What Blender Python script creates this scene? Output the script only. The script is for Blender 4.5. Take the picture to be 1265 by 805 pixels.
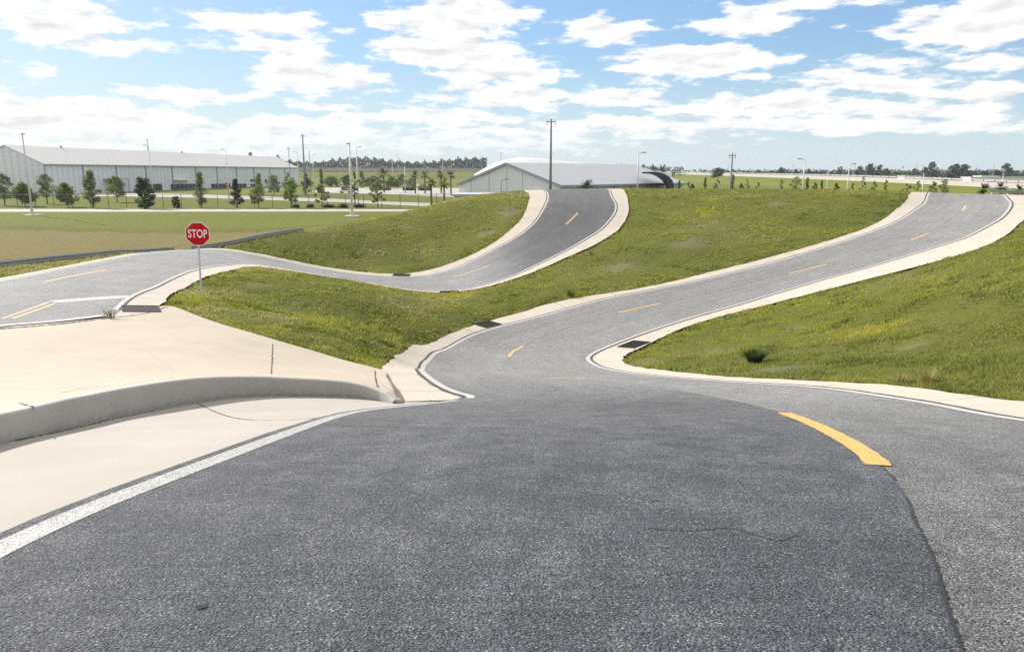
import bpy, bmesh, math, random
import numpy as np
from mathutils import Vector, Matrix
rad = math.radians
DEBUG = False
RNG = random.Random(7)
NP = np.random.default_rng(11)
for o in list(bpy.data.objects):
    bpy.data.objects.remove(o)
scene = bpy.context.scene
COL = scene.collection

# ------------------------------------------------------------------ camera
W, H, F_PX = 1265.0, 805.0, 920.0
EYE = 7.0
PITCH = math.atan((402.5 - 213.0) / F_PX)
cam_data = bpy.data.cameras.new("camera")
cam_data.sensor_width = 36.0
cam_data.lens = F_PX / W * 36.0
cam_data.clip_start = 0.05
cam_data.clip_end = 20000.0
cam = bpy.data.objects.new("camera", cam_data)
COL.objects.link(cam)
cam.location = (0, 0, EYE)
cam.rotation_euler = (rad(90) - PITCH, 0, 0)
scene.camera = cam

# ------------------------------------------------------------------ light
SUN_EL, SUN_AZ = rad(28.0), rad(-52.0)      # azimuth measured from +Y, to the left
sun_data = bpy.data.lights.new("sun", 'SUN')
sun_data.energy = 4.7
sun_data.angle = rad(0.5)
sun_data.color = (1.0, 0.945, 0.875)
sun = bpy.data.objects.new("sun", sun_data)
COL.objects.link(sun)
sd = Vector((math.sin(SUN_AZ) * math.cos(SUN_EL), math.cos(SUN_AZ) * math.cos(SUN_EL), math.sin(SUN_EL)))
sun.rotation_euler = (-sd).to_track_quat('-Z', 'Y').to_euler()
sun.location = sd * 60
scene.view_settings.view_transform = 'Standard'
scene.view_settings.look = 'None'
scene.view_settings.gamma = 1.0
scene.view_settings.use_curve_mapping = False
scene.view_settings.exposure = 0.74
scene.cycles.use_denoising = False
scene.cycles.denoiser = 'OPENIMAGEDENOISE'
scene.cycles.denoising_input_passes = 'RGB_ALBEDO_NORMAL'
scene.cycles.denoising_prefilter = 'NONE'
scene.cycles.max_bounces = 6
scene.cycles.diffuse_bounces = 3
scene.cycles.glossy_bounces = 2
scene.cycles.transparent_max_bounces = 12

# ------------------------------------------------------------------ node helper
class NT:
    def __init__(self, tree):
        self.t = tree
    def n(self, typ, **kw):
        nd = self.t.nodes.new(typ)
        ins = kw.pop('ins', {})
        for k, v in kw.items():
            setattr(nd, k, v)
        for k, v in ins.items():
            if isinstance(v, bpy.types.NodeSocket):
                self.t.links.new(v, nd.inputs[k])
            else:
                nd.inputs[k].default_value = v
        return nd
    def math(self, op, a, b=0.0, c=None, clamp=False):
        ins = {0: a, 1: b}
        if c is not None:
            ins[2] = c
        return self.n('ShaderNodeMath', operation=op, use_clamp=clamp, ins=ins).outputs[0]
    def ramp(self, fac, stops, interp='LINEAR'):
        nd = self.n('ShaderNodeValToRGB', ins={0: fac})
        cr = nd.color_ramp
        cr.interpolation = interp
        while len(cr.elements) < len(stops):
            cr.elements.new(0.5)
        for e, (p, c) in zip(cr.elements, stops):
            e.position = p
            e.color = (c, c, c, 1) if isinstance(c, (int, float)) else (*c, 1)
        return nd.outputs[0]
    def mix(self, fac, a, b, blend='MIX'):
        nd = self.n('ShaderNodeMix', data_type='RGBA', blend_type=blend)
        for idx, v in ((0, fac), (6, a), (7, b)):
            if isinstance(v, bpy.types.NodeSocket):
                self.t.links.new(v, nd.inputs[idx])
            elif idx == 0:
                nd.inputs[0].default_value = v
            else:
                nd.inputs[idx].default_value = (*v, 1) if len(v) == 3 else v
        return nd.outputs[2]
    def noise(self, vec, scale, detail=4, rough=0.55, dist=0.0):
        return self.n('ShaderNodeTexNoise', ins={'Vector': vec, 'Scale': scale, 'Detail': detail,
                                                 'Roughness': rough, 'Distortion': dist}).outputs[0]

def px_dir(px, py):
    u = (px - 632.5) / F_PX
    v = (py - 402.5) / F_PX
    return (u, math.cos(PITCH) - v * math.sin(PITCH), -math.sin(PITCH) - v * math.cos(PITCH))

# ------------------------------------------------------------------ sky with clouds
world = bpy.data.worlds.new("World")
scene.world = world
world.use_nodes = True
wt = world.node_tree
wt.nodes.clear()
N = NT(wt)
tc = N.n('ShaderNodeTexCoord').outputs['Generated']
nrm = N.n('ShaderNodeVectorMath', operation='NORMALIZE', ins={0: tc}).outputs[0]
sep = N.n('ShaderNodeSeparateXYZ', ins={0: nrm})
az = N.math('ARCTAN2', sep.outputs[0], sep.outputs[1])
el = N.math('ARCSINE', sep.outputs[2])
elc = N.math('MAXIMUM', el, 0.0)
sky = N.n('ShaderNodeTexSky', sky_type='NISHITA')
sky.sun_disc = False
sky.sun_elevation = SUN_EL
sky.sun_rotation = SUN_AZ
sky.air_density = 1.0
sky.dust_density = 0.6
sky.ozone_density = 1.6
# cloud masses: (px centre x, y, radius x, y) read off the photograph as compass direction and elevation
BLOBS = [(75, 22, 85, 30), (135, 54, 72, 15), (40, 81, 20, 6), (8, 104, 26, 6),
         (315, 27, 112, 20), (208, 24, 28, 8), (345, 58, 95, 17), (400, 92, 102, 26), (240, 117, 112, 11),
         (560, 22, 108, 34), (560, 62, 110, 28), (745, 38, 74, 22), (620, 88, 92, 26), (640, 118, 130, 20), (770, 120, 92, 15),
         (915, 26, 74, 19), (1000, 4, 110, 13), (860, 76, 118, 26), (930, 97, 48, 9), (1040, 40, 12, 5),
         (1090, 75, 62, 10), (1080, 103, 98, 17), (1020, 90, 40, 10), (1210, 30, 100, 36), (1232, 80, 44, 13), (1218, 112, 72, 15),
         (80, 150, 200, 24), (330, 158, 190, 16), (540, 146, 150, 17), (760, 152, 150, 12), (955, 132, 160, 19), (1140, 135, 130, 15),
         (60, 130, 120, 16), (700, 165, 260, 12), (1120, 160, 200, 11), (330, 172, 300, 12), (420, 135, 90, 9), (1000, 155, 260, 14), (150, 178, 260, 14), (600, 178, 240, 12)]
vec = N.n('ShaderNodeCombineXYZ', ins={0: az, 1: el, 2: 0.0}).outputs[0]
# wobble the coordinates so that no edge is an ellipse
wob = N.n('ShaderNodeTexNoise', ins={'Vector': N.n('ShaderNodeVectorMath', operation='MULTIPLY', ins={0: vec, 1: (9.0, 22.0, 1.0)}).outputs[0], 'Scale': 1.0, 'Detail': 5.0, 'Roughness': 0.6})
wobv = N.n('ShaderNodeVectorMath', operation='MULTIPLY_ADD', ins={0: wob.outputs[1], 1: (0.10, 0.035, 0.0), 2: (-0.05, -0.0175, 0.0)}).outputs[0]
vw = N.n('ShaderNodeVectorMath', operation='ADD', ins={0: vec, 1: wobv}).outputs[0]
best = None
for (bx, by, rx, ry) in BLOBS:
    d = Vector(px_dir(bx, by)).normalized()
    a0, e0 = math.atan2(d.x, d.y), math.asin(d.z)
    ra, re = rx / F_PX * 0.85, ry / F_PX * 0.80
    q = N.n('ShaderNodeVectorMath', operation='MULTIPLY_ADD', ins={0: vw, 1: (1 / ra, 1 / re, 0), 2: (-a0 / ra, -e0 / re, 0)}).outputs[0]
    ln = N.n('ShaderNodeVectorMath', operation='LENGTH', ins={0: q}).outputs['Value']
    ln = N.math('MULTIPLY_ADD', ln, min(1.0, max(0.25, ry / 26.0)), 1.0 - min(1.0, max(0.25, ry / 26.0)))
    best = ln if best is None else N.math('SMOOTH_MIN', best, ln, 0.25)
# generic cloud field everywhere the photograph does not look
outside = N.math('MULTIPLY', N.math('GREATER_THAN', N.math('ABSOLUTE', az), 0.66), 1.0)
outside = N.math('MAXIMUM', N.math('SMOOTH_MAX', N.math('MULTIPLY_ADD', N.math('ABSOLUTE', az), 8.0, -5.0), N.math('MULTIPLY_ADD', el, 12.0, -3.0), 0.2), 0.0, clamp=True)
def sphere_noise(offset):
    up = N.math('ADD', elc, 0.10 + offset)
    cx = N.math('DIVIDE', sep.outputs[0], up)
    cy = N.math('DIVIDE', sep.outputs[1], up)
    return N.n('ShaderNodeCombineXYZ', ins={0: cx, 1: cy, 2: 0.0}).outputs[0]
gen = N.noise(sphere_noise(0.0), 0.9, 6, 0.6)
gend = N.math('MULTIPLY_ADD', gen, -6.0, 3.3)
best = N.n('ShaderNodeMix', data_type='FLOAT', ins={0: outside, 2: best, 3: gend}).outputs[0]
det_v = N.n('ShaderNodeVectorMath', operation='MULTIPLY', ins={0: vec, 1: (21.0, 72.0, 1.0)}).outputs[0]
det_v2 = N.n('ShaderNodeVectorMath', operation='ADD', ins={0: det_v, 1: (-0.25, 0.55, 0.0)}).outputs[0]
n1 = N.noise(det_v, 1.0, 8, 0.58)
n2 = N.noise(det_v2, 1.0, 5, 0.58)
dens = N.math('ADD', N.math('SUBTRACT', 1.0, best), N.math('MULTIPLY_ADD', n1, 1.9, -0.95))
cover = N.n('ShaderNodeMapRange', interpolation_type='SMOOTHSTEP', ins={0: dens, 1: -0.07, 2: 0.30, 3: 0.0, 4: 1.0}).outputs[0]
thick = N.n('ShaderNodeMapRange', ins={0: dens, 1: 0.25, 2: 0.95, 3: 0.0, 4: 1.0}).outputs[0]
shade = N.math('MULTIPLY_ADD', N.math('SUBTRACT', n1, n2), 0.9, -0.02)
lum = N.math('ADD', N.math('MULTIPLY_ADD', thick, -0.13, 1.0), shade)
lum = N.math('MINIMUM', N.math('MAXIMUM', lum, 0.74), 1.08)
cloud_col = N.mix(lum, (0.0, 0.0, 0.0), (1.0, 1.0, 1.0))
cloud_col = N.n('ShaderNodeVectorMath', operation='MULTIPLY', ins={0: cloud_col, 1: (0.985, 0.99, 1.0)}).outputs[0]
# nearer the horizon the cloud deck thins into a milky veil of the same air
veil = N.n('ShaderNodeMapRange', interpolation_type='SMOOTHSTEP', ins={0: el, 1: 0.0, 2: 0.15, 3: 0.62, 4: 0.0}).outputs[0]
CLOUD_GAIN = 0.66
lum_s = N.n('ShaderNodeVectorMath', operation='DOT_PRODUCT', ins={0: sky.outputs[0], 1: (.3, .4, .3)}).outputs['Value']
soft = N.math('DIVIDE', 1.0, N.math('MULTIPLY_ADD', lum_s, 0.17, 1.0))     # softens the glow round the sun
sky_c = N.n('ShaderNodeVectorMath', operation='SCALE', ins={0: sky.outputs[0], 3: soft}).outputs[0]
sky_c = N.mix(1.0, sky_c, (0.80, 0.92, 1.06), 'MULTIPLY')
bg_sky = N.n('ShaderNodeBackground', ins={'Color': sky_c, 'Strength': 0.150})
bg_cloud = N.n('ShaderNodeBackground', ins={'Color': cloud_col, 'Strength': CLOUD_GAIN})
bg_veil = N.n('ShaderNodeBackground', ins={'Color': (0.71, 0.84, 1.0, 1), 'Strength': 0.60})
m0 = N.n('ShaderNodeMixShader', ins={0: veil, 1: bg_sky.outputs[0], 2: bg_veil.outputs[0]})
low = N.n('ShaderNodeMapRange', interpolation_type='SMOOTHSTEP', ins={0: el, 1: 0.01, 2: 0.07, 3: 0.35, 4: 1.0}).outputs[0]
m1 = N.n('ShaderNodeMixShader', ins={0: N.math('MULTIPLY', cover, low), 1: m0.outputs[0], 2: bg_cloud.outputs[0]})
N.n('ShaderNodeOutputWorld', ins={0: m1.outputs[0]})
world.cycles.sampling_method = 'MANUAL'
world.cycles.sample_map_resolution = 512

# ------------------------------------------------------------------ terrain (one height field)
def at_d(px, py, d):
    u, y, z = px_dir(px, py)
    return (u * d / y, d, EYE + z * d / y)
def at_z(px, py, z):
    u, y, zz = px_dir(px, py)
    d = (z - EYE) / (zz / y)
    return (u * d / y, d, z)
PROF = [(-25, 4.6), (-12, 5.25), (-5, 5.40), (0, 5.40), (2, 5.36), (3, 5.27), (4, 5.13), (5, 4.95), (6, 4.74), (8, 4.27), (10, 3.78), (12, 3.29), (16, 2.40), (20, 1.50), (24, .65), (27, .12)]
CP = []
for y, z in PROF:
    for x in ((-1.5, 1.8, 5.0) if y < 9 else (1.8, 5.0) if y < 13 else (0.0, 2.5)):
        CP.append((x, y, z))
for y, z in PROF[:6]:
    CP += [(-8, y, z - .05), (-18, y, z - .5), (12, y, z + .1), (24, y, z)]
CPZ = [  # (px, py, height) read from the photograph
    # gutter at the raised kerb
    (485, 498.4, 3.12), (465, 494.5, 3.13), (437, 491, 3.13), (401, 489, 3.13), (320, 488.5, 3.15), (253, 496, 3.45), (152, 513.5, 3.85), (0, 549, 4.74),
    # slab
    (0, 405, 3.0), (142, 391, 2.7), (205, 378, 2.5), (335, 418, 2.42), (468, 457, 2.28), (100, 440, 3.1), (200, 430, 2.95), (300, 440, 2.75),
    # left road, far then near edge
    (0, 347, 2.7), (110, 325, 2.4), (190, 312, 2.1), (240, 308, 1.9), (300, 312, 1.5), (365, 325, .9), (430, 338, .4), (490, 341, .15),
    (182, 360, 2.5), (215, 345, 2.3), (248, 333, 2.1), (278, 328, 1.8), (320, 326, 1.4), (0, 375, 2.85), (464, 350, .5), (515, 358, .1), (545, 359, 0.),
    # mid hill road
    (575, 357, 0), (661, 329, .8), (712, 303.5, 1.7), (745, 283, 2.6), (761, 265.5, 3.45), (763.6, 253, 4.1), (755, 243, 4.65), (739.6, 237, 5.0),
    (560, 330.5, .4), (610.6, 307, 1.4), (643.5, 288, 2.3), (666, 265.5, 3.5), (672.6, 253, 4.2), (674, 245, 4.6), (664, 236.5, 5.0),
    # road up the right hill
    (512, 456, .85), (517, 443, .42), (515, 425.5, .12), (543, 429, -.05), (578, 414, 0), (620, 399.7, .05), (701, 380, .35), (797, 360, .85), (900, 337.7, 1.5), (986.5, 315, 2.2), (1061.6, 292, 3.0), (1116, 269, 3.85), (1139.5, 253, 4.5), (1142, 246, 4.8), (1136.6, 240, 5.12),
    (736, 438, 0), (764.5, 424.5, .1), (802, 410.6, .25), (853, 394, .5), (920, 375, .9), (986.5, 355, 1.4), (1073, 331, 2.1), (1145, 309.4, 2.8), (1203, 290.7, 3.5), (1240.5, 270.5, 4.2), (1253, 257.5, 4.7), (1252, 250, 4.95), (1240.5, 242.5, 5.15),
    # grass mound by the stop sign and valley floor
    (249, 363, 2.15), (300, 345, 2.1), (300, 400, 2.3), (350, 345, 1.9), (400, 360, 1.7), (450, 375, 1.2), (400, 400, 2.0), (450, 420, 1.45), (500, 400, .5), (500, 420, .55), (500, 434, .6), (484.7, 444.5, 1.18), (450, 352.5, .95), (550, 375, .3), (600, 380, .1), (650, 360, .6), (700, 345, .9),
    # grass between the hills
    (800, 330, 1.3), (850, 290, 2.7), (900, 260, 3.9), (900, 245, 4.7), (960, 238, 5.1), (1000, 270, 3.6), (1060, 240.5, 5.2), (850, 238, 5.0),
    # right hand mound
    (1000, 430, 2.0), (1100, 400, 2.35), (900, 430, .9), (850, 440, .7), (1265, 300, 4.1), (1265, 400, 3.4), (1265, 350, 3.9), (1200, 420, 2.95), (1150, 350, 3.1), (1100, 350, 2.6), (1265, 440, 3.5), (1265, 278, 4.1),
    (1265, 496, 3.9),
    # guardrail bank on the left
    (0, 328, 2.3), (126, 315, 2.15), (320, 296.5, 2.1),
]
for px, py, z in CPZ:
    CP.append(at_z(px, py, z))
CPD = [  # crest of the mid hill and its left flank
    (620, 238, 84), (560, 247, 78), (502, 262, 72), (452, 273, 66), (409, 281, 62), (376, 287, 58),
    (560, 290, 62), (500, 305, 58), (450, 315, 55)]
for px, py, d in CPD:
    CP.append(at_d(px, py, d))
CP += [(4, 100, 4.55), (8, 100, 4.55), (6, 112, 3.6), (6, 125, 1.6), (-8, 96, 3.2), (18, 98, 4.5), (30, 95, 4.55), (45, 84, 4.75), (52, 92, 3.9), (58, 102, 3.6), (36, 110, 2.9), (51, 75, 4.45), (60, 60, 4.8),
       (46, 50, 4.9), (60, 40, 5.0), (40, 30, 4.4), (70, 80, 4.6), (20, 115, 2.6), (40, 10, 4.6),
       (-27, 46, 1.6), (-30, 55, 0.1), (-24, 62, 0.1), (-40, 45, .3), (-38, 36, 1.6), (-50, 30, .6), (-45, 60, 0), (-20, 72, .05), (-10, 90, .6), (-20, 90, 0), (-60, 50, 0), (-24, 110, 0), (-5, 120, 1.0),
       (-35, 22, 2.4), (-50, 12, 2.4), (-30, 8, 3.6), (-24, 15, 3.3)]
for x in range(-90, 111, 20):
    CP.append((x, 140, 0.0))
for y in range(40, 140, 20):
    CP.append((-85, y, 0.0)); CP.append((110, y, 0.5))
CP = np.array(CP, dtype=float)
def _phi(r2):
    return 0.5 * r2 * np.log(r2 + 1e-9)
def _fit():
    n = len(CP)
    S = 30.0
    P = CP[:, :2] / S
    r2 = ((P[:, None] - P[None]) ** 2).sum(-1)
    K = _phi(r2) + 0.0012 * np.eye(n)
    Pm = np.c_[np.ones(n), P]
    A = np.block([[K, Pm], [Pm.T, np.zeros((3, 3))]])
    sol = np.linalg.solve(A, np.r_[CP[:, 2], np.zeros(3)])
    return sol[:n], sol[n:], P, S
_w, _a, _P, _S = _fit()
def height(x, y):
    x = np.atleast_1d(np.asarray(x, float)); y = np.atleast_1d(np.asarray(y, float))
    shp = np.broadcast(x, y).shape
    x = np.broadcast_to(x, shp).ravel(); y = np.broadcast_to(y, shp).ravel()
    out = np.zeros(len(x))
    xc = np.clip(x, -80, 100); yc = np.clip(y, -24, 138)
    for i in range(0, len(x), 20000):
        q = np.c_[xc[i:i + 20000], yc[i:i + 20000]] / _S
        r2 = ((q[:, None] - _P[None]) ** 2).sum(-1)
        out[i:i + 20000] = _phi(r2) @ _w + _a[0] + q @ _a[1:]
    def ss(v, a, b):
        t = np.clip((v - a) / (b - a), 0, 1)
        return t * t * (3 - 2 * t)
    k = (1 - ss(y, 118, 142)) * (1 - ss(-x, 60, 95)) * (1 - ss(x, 85, 125)) * (1 - ss(-y, 30, 90))
    return (out * k).reshape(shp)
def hz(x, y):
    return float(height(x, y)[0])
_T = np.concatenate([np.linspace(1.5, 30, 900), np.linspace(30.03, 140, 1600)])
def hit(px, py):
    """first point of the terrain on the sight line through a photograph pixel"""
    u, y, z = px_dir(px, py)
    dmax = 140.0
    if 1040 < px < 1300 and py < 300: dmax = 80.0
    elif 560 < px < 800 and py < 330: dmax = 92.0
    elif px < 420 and 300 < py < 350: dmax = 56.0
    d = _T[_T < dmax]
    g = height(u / y * d, d) - (EYE + z / y * d)
    idx = np.argmax(g > 0)
    if g[idx] <= 0:
        k = int(np.argmax(g))
        if DEBUG: print('MISS', px, py, d[k], g[k])
        return (u / y * d[k], d[k])
    if idx == 0:
        return (u / y * d[0], d[0])
    t = g[idx - 1] / (g[idx - 1] - g[idx])
    dd = d[idx - 1] + t * (d[idx] - d[idx - 1])
    return (u / y * dd, dd)

# ------------------------------------------------------------------ materials
def new_mat(name):
    m = bpy.data.materials.new(name)
    m.use_nodes = True
    m.node_tree.nodes.clear()
    return m, NT(m.node_tree)
def finish(m, N, col, rough=0.8, bump=None, bstr=0.3, bdist=0.01, metal=0.0, spec=0.5, emit=None):
    ins = {'Base Color': col if isinstance(col, bpy.types.NodeSocket) else (*col, 1), 'Roughness': rough, 'Metallic': metal, 'Specular IOR Level': spec}
    if bump is not None:
        ins['Normal'] = N.n('ShaderNodeBump', ins={'Height': bump, 'Strength': bstr, 'Distance': bdist}).outputs[0]
    p = N.n('ShaderNodeBsdfPrincipled', ins=ins)
    N.n('ShaderNodeOutputMaterial', ins={0: p.outputs[0]})
    return m
def simple(name, col, rough=0.6, metal=0.0, var=0.12, scale=3.0, spec=0.5):
    m, N = new_mat(name)
    oc = N.n('ShaderNodeTexCoord').outputs['Object']
    nz = N.noise(oc, scale, 5, 0.6)
    c = N.mix(N.math('MULTIPLY_ADD', nz, 1.6, -0.3, clamp=True), tuple(v * (1 - var) for v in col), tuple(min(1, v * (1 + var)) for v in col))
    return finish(m, N, c, rough, nz, 0.05, 0.01, metal, spec)

def asphalt(name, base, speck, bright, patch=0.35, lane_fade=None):
    m, N = new_mat(name)
    geo = N.n('ShaderNodeNewGeometry')
    pos = geo.outputs['Position']
    vor = N.n('ShaderNodeTexVoronoi', feature='F1', ins={'Vector': pos, 'Scale': 150.0})
    cell = N.n('ShaderNodeSeparateColor', ins={0: vor.outputs['Color']})
    v2 = N.n('ShaderNodeTexVoronoi', feature='F1', ins={'Vector': pos, 'Scale': 85.0, 'Randomness': 1.0})
    c2 = N.n('ShaderNodeSeparateColor', ins={0: v2.outputs['Color']})
    rnd = N.n('ShaderNodeMapRange', ins={0: v2.outputs['Distance'], 1: 0.35, 2: 0.55, 3: 1.0, 4: 0.0}).outputs[0]
    grit = N.noise(pos, 210.0, 2, 0.6)
    big = N.noise(pos, 0.55, 5, 0.6)
    mid = N.noise(pos, 3.0, 5, 0.65)
    streak = N.noise(N.n('ShaderNodeVectorMath', operation='MULTIPLY', ins={0: N.n('ShaderNodeTexCoord').outputs['UV'], 1: (0.09, 1.7, 1.0)}).outputs[0], 1.0, 5, 0.65)
    k = N.math('MULTIPLY_ADD', big, patch * 1.8, 1 - patch * 0.9)
    k = N.math('MULTIPLY', k, N.math('MULTIPLY_ADD', mid, 0.45, 0.775))
    k = N.math('MULTIPLY', k, N.math('MULTIPLY_ADD', streak, 0.6, 0.7))
    val = N.math('MULTIPLY', N.math('POWER', cell.outputs[0], 1.8), 0.75)
    val = N.math('ADD', val, N.math('MULTIPLY_ADD', grit, 1.1, -0.5))
    col = N.mix(N.math('MULTIPLY_ADD', val, 0.9, 0.12, clamp=True), tuple(v * 0.10 for v in base), tuple(min(1, v * 2.9) for v in base))
    stone = N.math('MULTIPLY', N.n('ShaderNodeMapRange', ins={0: c2.outputs[1], 1: 0.86, 2: 1.0, 3: 0.0, 4: 1.0}).outputs[0], rnd)
    col = N.mix(N.math('MULTIPLY', stone, bright), col, speck)
    pit = N.math('MULTIPLY', N.math('LESS_THAN', c2.outputs[2], N.math('MULTIPLY_ADD', mid, -0.5, 0.50)), rnd)
    col = N.mix(N.math('MULTIPLY', pit, 0.85), col, tuple(v * 0.15 for v in base))
    kk = N.n('ShaderNodeCombineColor', ins={0: k, 1: k, 2: k}).outputs[0]
    col = N.mix(1.0, col, kk, 'MULTIPLY')
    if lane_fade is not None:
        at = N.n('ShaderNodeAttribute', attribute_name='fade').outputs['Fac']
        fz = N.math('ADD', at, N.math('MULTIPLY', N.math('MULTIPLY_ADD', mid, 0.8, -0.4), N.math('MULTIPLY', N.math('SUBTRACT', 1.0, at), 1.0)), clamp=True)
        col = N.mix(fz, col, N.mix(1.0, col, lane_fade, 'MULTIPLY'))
    hgt = N.math('ADD', N.math('MULTIPLY', cell.outputs[0], 0.5), N.math('MULTIPLY', N.math('SUBTRACT', 1.0, v2.outputs['Distance']), 0.9))
    return finish(m, N, col, 0.85, hgt, 0.8, 0.008, spec=0.3)

def concrete(name, base, joint=None, streak_dir='uv', dirt=0.35, along=5.0, lime=None):
    m, N = new_mat(name)
    pos = N.n('ShaderNodeNewGeometry').outputs['Position']
    uv = N.n('ShaderNodeTexCoord').outputs['UV']
    s = N.n('ShaderNodeSeparateXYZ', ins={0: uv})
    big = N.noise(pos, 0.9, 6, 0.62)
    grain = N.noise(pos, 55.0, 3, 0.7)
    strk = N.noise(N.n('ShaderNodeVectorMath', operation='MULTIPLY', ins={0: uv, 1: (0.11, along, 1.0)}).outputs[0], 1.0, 5, 0.65)
    col = N.mix(N.math('MULTIPLY_ADD', big, 1.8, -0.4, clamp=True), tuple(v * 0.86 for v in base), tuple(min(1, v * 1.08) for v in base))
    col = N.mix(N.math('MULTIPLY_ADD', strk, dirt * 3.0, -dirt * 1.6, clamp=True), col, (base[0] * .60, base[1] * .56, base[2] * .50))
    col = N.mix(N.math('MULTIPLY_ADD', grain, 0.9, -0.42, clamp=True), col, tuple(v * 0.62 for v in base))
    blot = N.n('ShaderNodeMapRange', ins={0: N.noise(pos, 3.1, 6, 0.7), 1: 0.62, 2: 0.78, 3: 0.0, 4: 0.45}).outputs[0]
    col = N.mix(blot, col, tuple(v * 0.55 for v in base))
    spk = N.math('GREATER_THAN', N.noise(pos, 17.0, 2, 0.5), 0.735)
    col = N.mix(N.math('MULTIPLY', spk, 0.5), col, tuple(v * 0.4 for v in base))
    if along < 4 and along > 1:
        fanv = N.n('ShaderNodeVectorMath', operation='MULTIPLY', ins={0: uv, 1: (0.035, 9.0, 1.0)}).outputs[0]
        fan = N.noise(fanv, 1.0, 4, 0.7, 0.35)
        fl = N.n('ShaderNodeMapRange', ins={0: fan, 1: 0.57, 2: 0.66, 3: 0.0, 4: 0.75}).outputs[0]
        col = N.mix(N.math('MULTIPLY', fl, N.math('MULTIPLY_ADD', big, 1.4, -0.2, clamp=True)), col, (base[0] * .48, base[1] * .46, base[2] * .43))
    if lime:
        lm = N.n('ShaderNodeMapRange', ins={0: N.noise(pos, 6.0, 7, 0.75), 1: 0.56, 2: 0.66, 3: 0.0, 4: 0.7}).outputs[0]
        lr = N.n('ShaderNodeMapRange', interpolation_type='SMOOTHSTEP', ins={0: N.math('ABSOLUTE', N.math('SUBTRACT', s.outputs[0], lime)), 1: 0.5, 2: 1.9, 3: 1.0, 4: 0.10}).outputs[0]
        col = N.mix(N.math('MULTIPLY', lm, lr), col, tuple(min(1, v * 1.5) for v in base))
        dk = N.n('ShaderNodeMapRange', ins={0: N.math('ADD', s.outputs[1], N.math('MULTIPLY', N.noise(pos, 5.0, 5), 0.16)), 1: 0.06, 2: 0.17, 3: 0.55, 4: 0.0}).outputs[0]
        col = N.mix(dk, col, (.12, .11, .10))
    if joint:
        j = N.math('ADD', s.outputs[0], N.math('MULTIPLY', N.noise(pos, 2.0, 2), 0.10))
        fr = N.math('FRACT', N.math('DIVIDE', j, joint))
        jl = N.math('LESS_THAN', N.math('ABSOLUTE', N.math('SUBTRACT', fr, 0.5)), 0.014 / joint)
        col = N.mix(N.math('MULTIPLY', jl, 0.85), col, (0.05, 0.045, 0.04))
    return finish(m, N, col, 0.88, N.math('ADD', grain, N.math('MULTIPLY', strk, 1.2)), 0.18, 0.006, spec=0.3)

def paint(name, base, wear, under):
    m, N = new_mat(name)
    pos = N.n('ShaderNodeNewGeometry').outputs['Position']
    vor = N.n('ShaderNodeTexVoronoi', ins={'Vector': pos, 'Scale': 130.0})
    c = N.n('ShaderNodeSeparateColor', ins={0: vor.outputs['Color']}).outputs[0]
    nz = N.noise(pos, 5.0, 5, 0.65)
    hole = N.math('GREATER_THAN', N.math('ADD', c, N.math('MULTIPLY_ADD', nz, 0.8, -0.4)), 1.0 - wear)
    t = N.noise(pos, 30.0, 3)
    col = N.mix(t, tuple(v * 0.78 for v in base), base)
    col = N.mix(N.math('MULTIPLY', hole, 0.8), col, under)
    return finish(m, N, col, 0.7, vor.outputs['Distance'], 0.35, 0.004)

M = {}
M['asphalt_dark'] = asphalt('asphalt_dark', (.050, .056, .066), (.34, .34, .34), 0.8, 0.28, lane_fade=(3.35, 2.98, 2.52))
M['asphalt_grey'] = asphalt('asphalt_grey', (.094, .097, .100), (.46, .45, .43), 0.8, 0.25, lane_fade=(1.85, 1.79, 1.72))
M['asphalt_mid'] = asphalt('asphalt_mid', (.200, .200, .202), (.36, .36, .36), 0.3, 0.4, lane_fade=(.44, .45, .47))
M['concrete'] = concrete('pale_concrete', (.45, .40, .34), joint=3.2, dirt=0.16)
M['slab'] = concrete('slab_concrete', (.415, .358, .288), dirt=0.34, along=3.5)
M['gutter'] = concrete('gutter_concrete', (.365, .335, .295), dirt=0.2)
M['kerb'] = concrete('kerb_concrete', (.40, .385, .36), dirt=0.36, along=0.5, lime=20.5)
M['white'] = paint('white_line_paint', (.42, .42, .405), 0.40, (.10, .10, .11))
M['white_far'] = paint('white_edge_paint', (.47, .46, .435), 0.14, (.2, .2, .2))
M['yellow'] = paint('yellow_paint', (.66, .375, .105), 0.12, (.10, .10, .10))
M['yellow_far'] = paint('faded_yellow_paint', (.60, .40, .17), 0.14, (.13, .13, .13))
M['joint'] = simple('dark_joint', (.035, .033, .03), 0.95)
M['seam'] = simple('dark_crack', (.018, .018, .02), 0.95)

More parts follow.
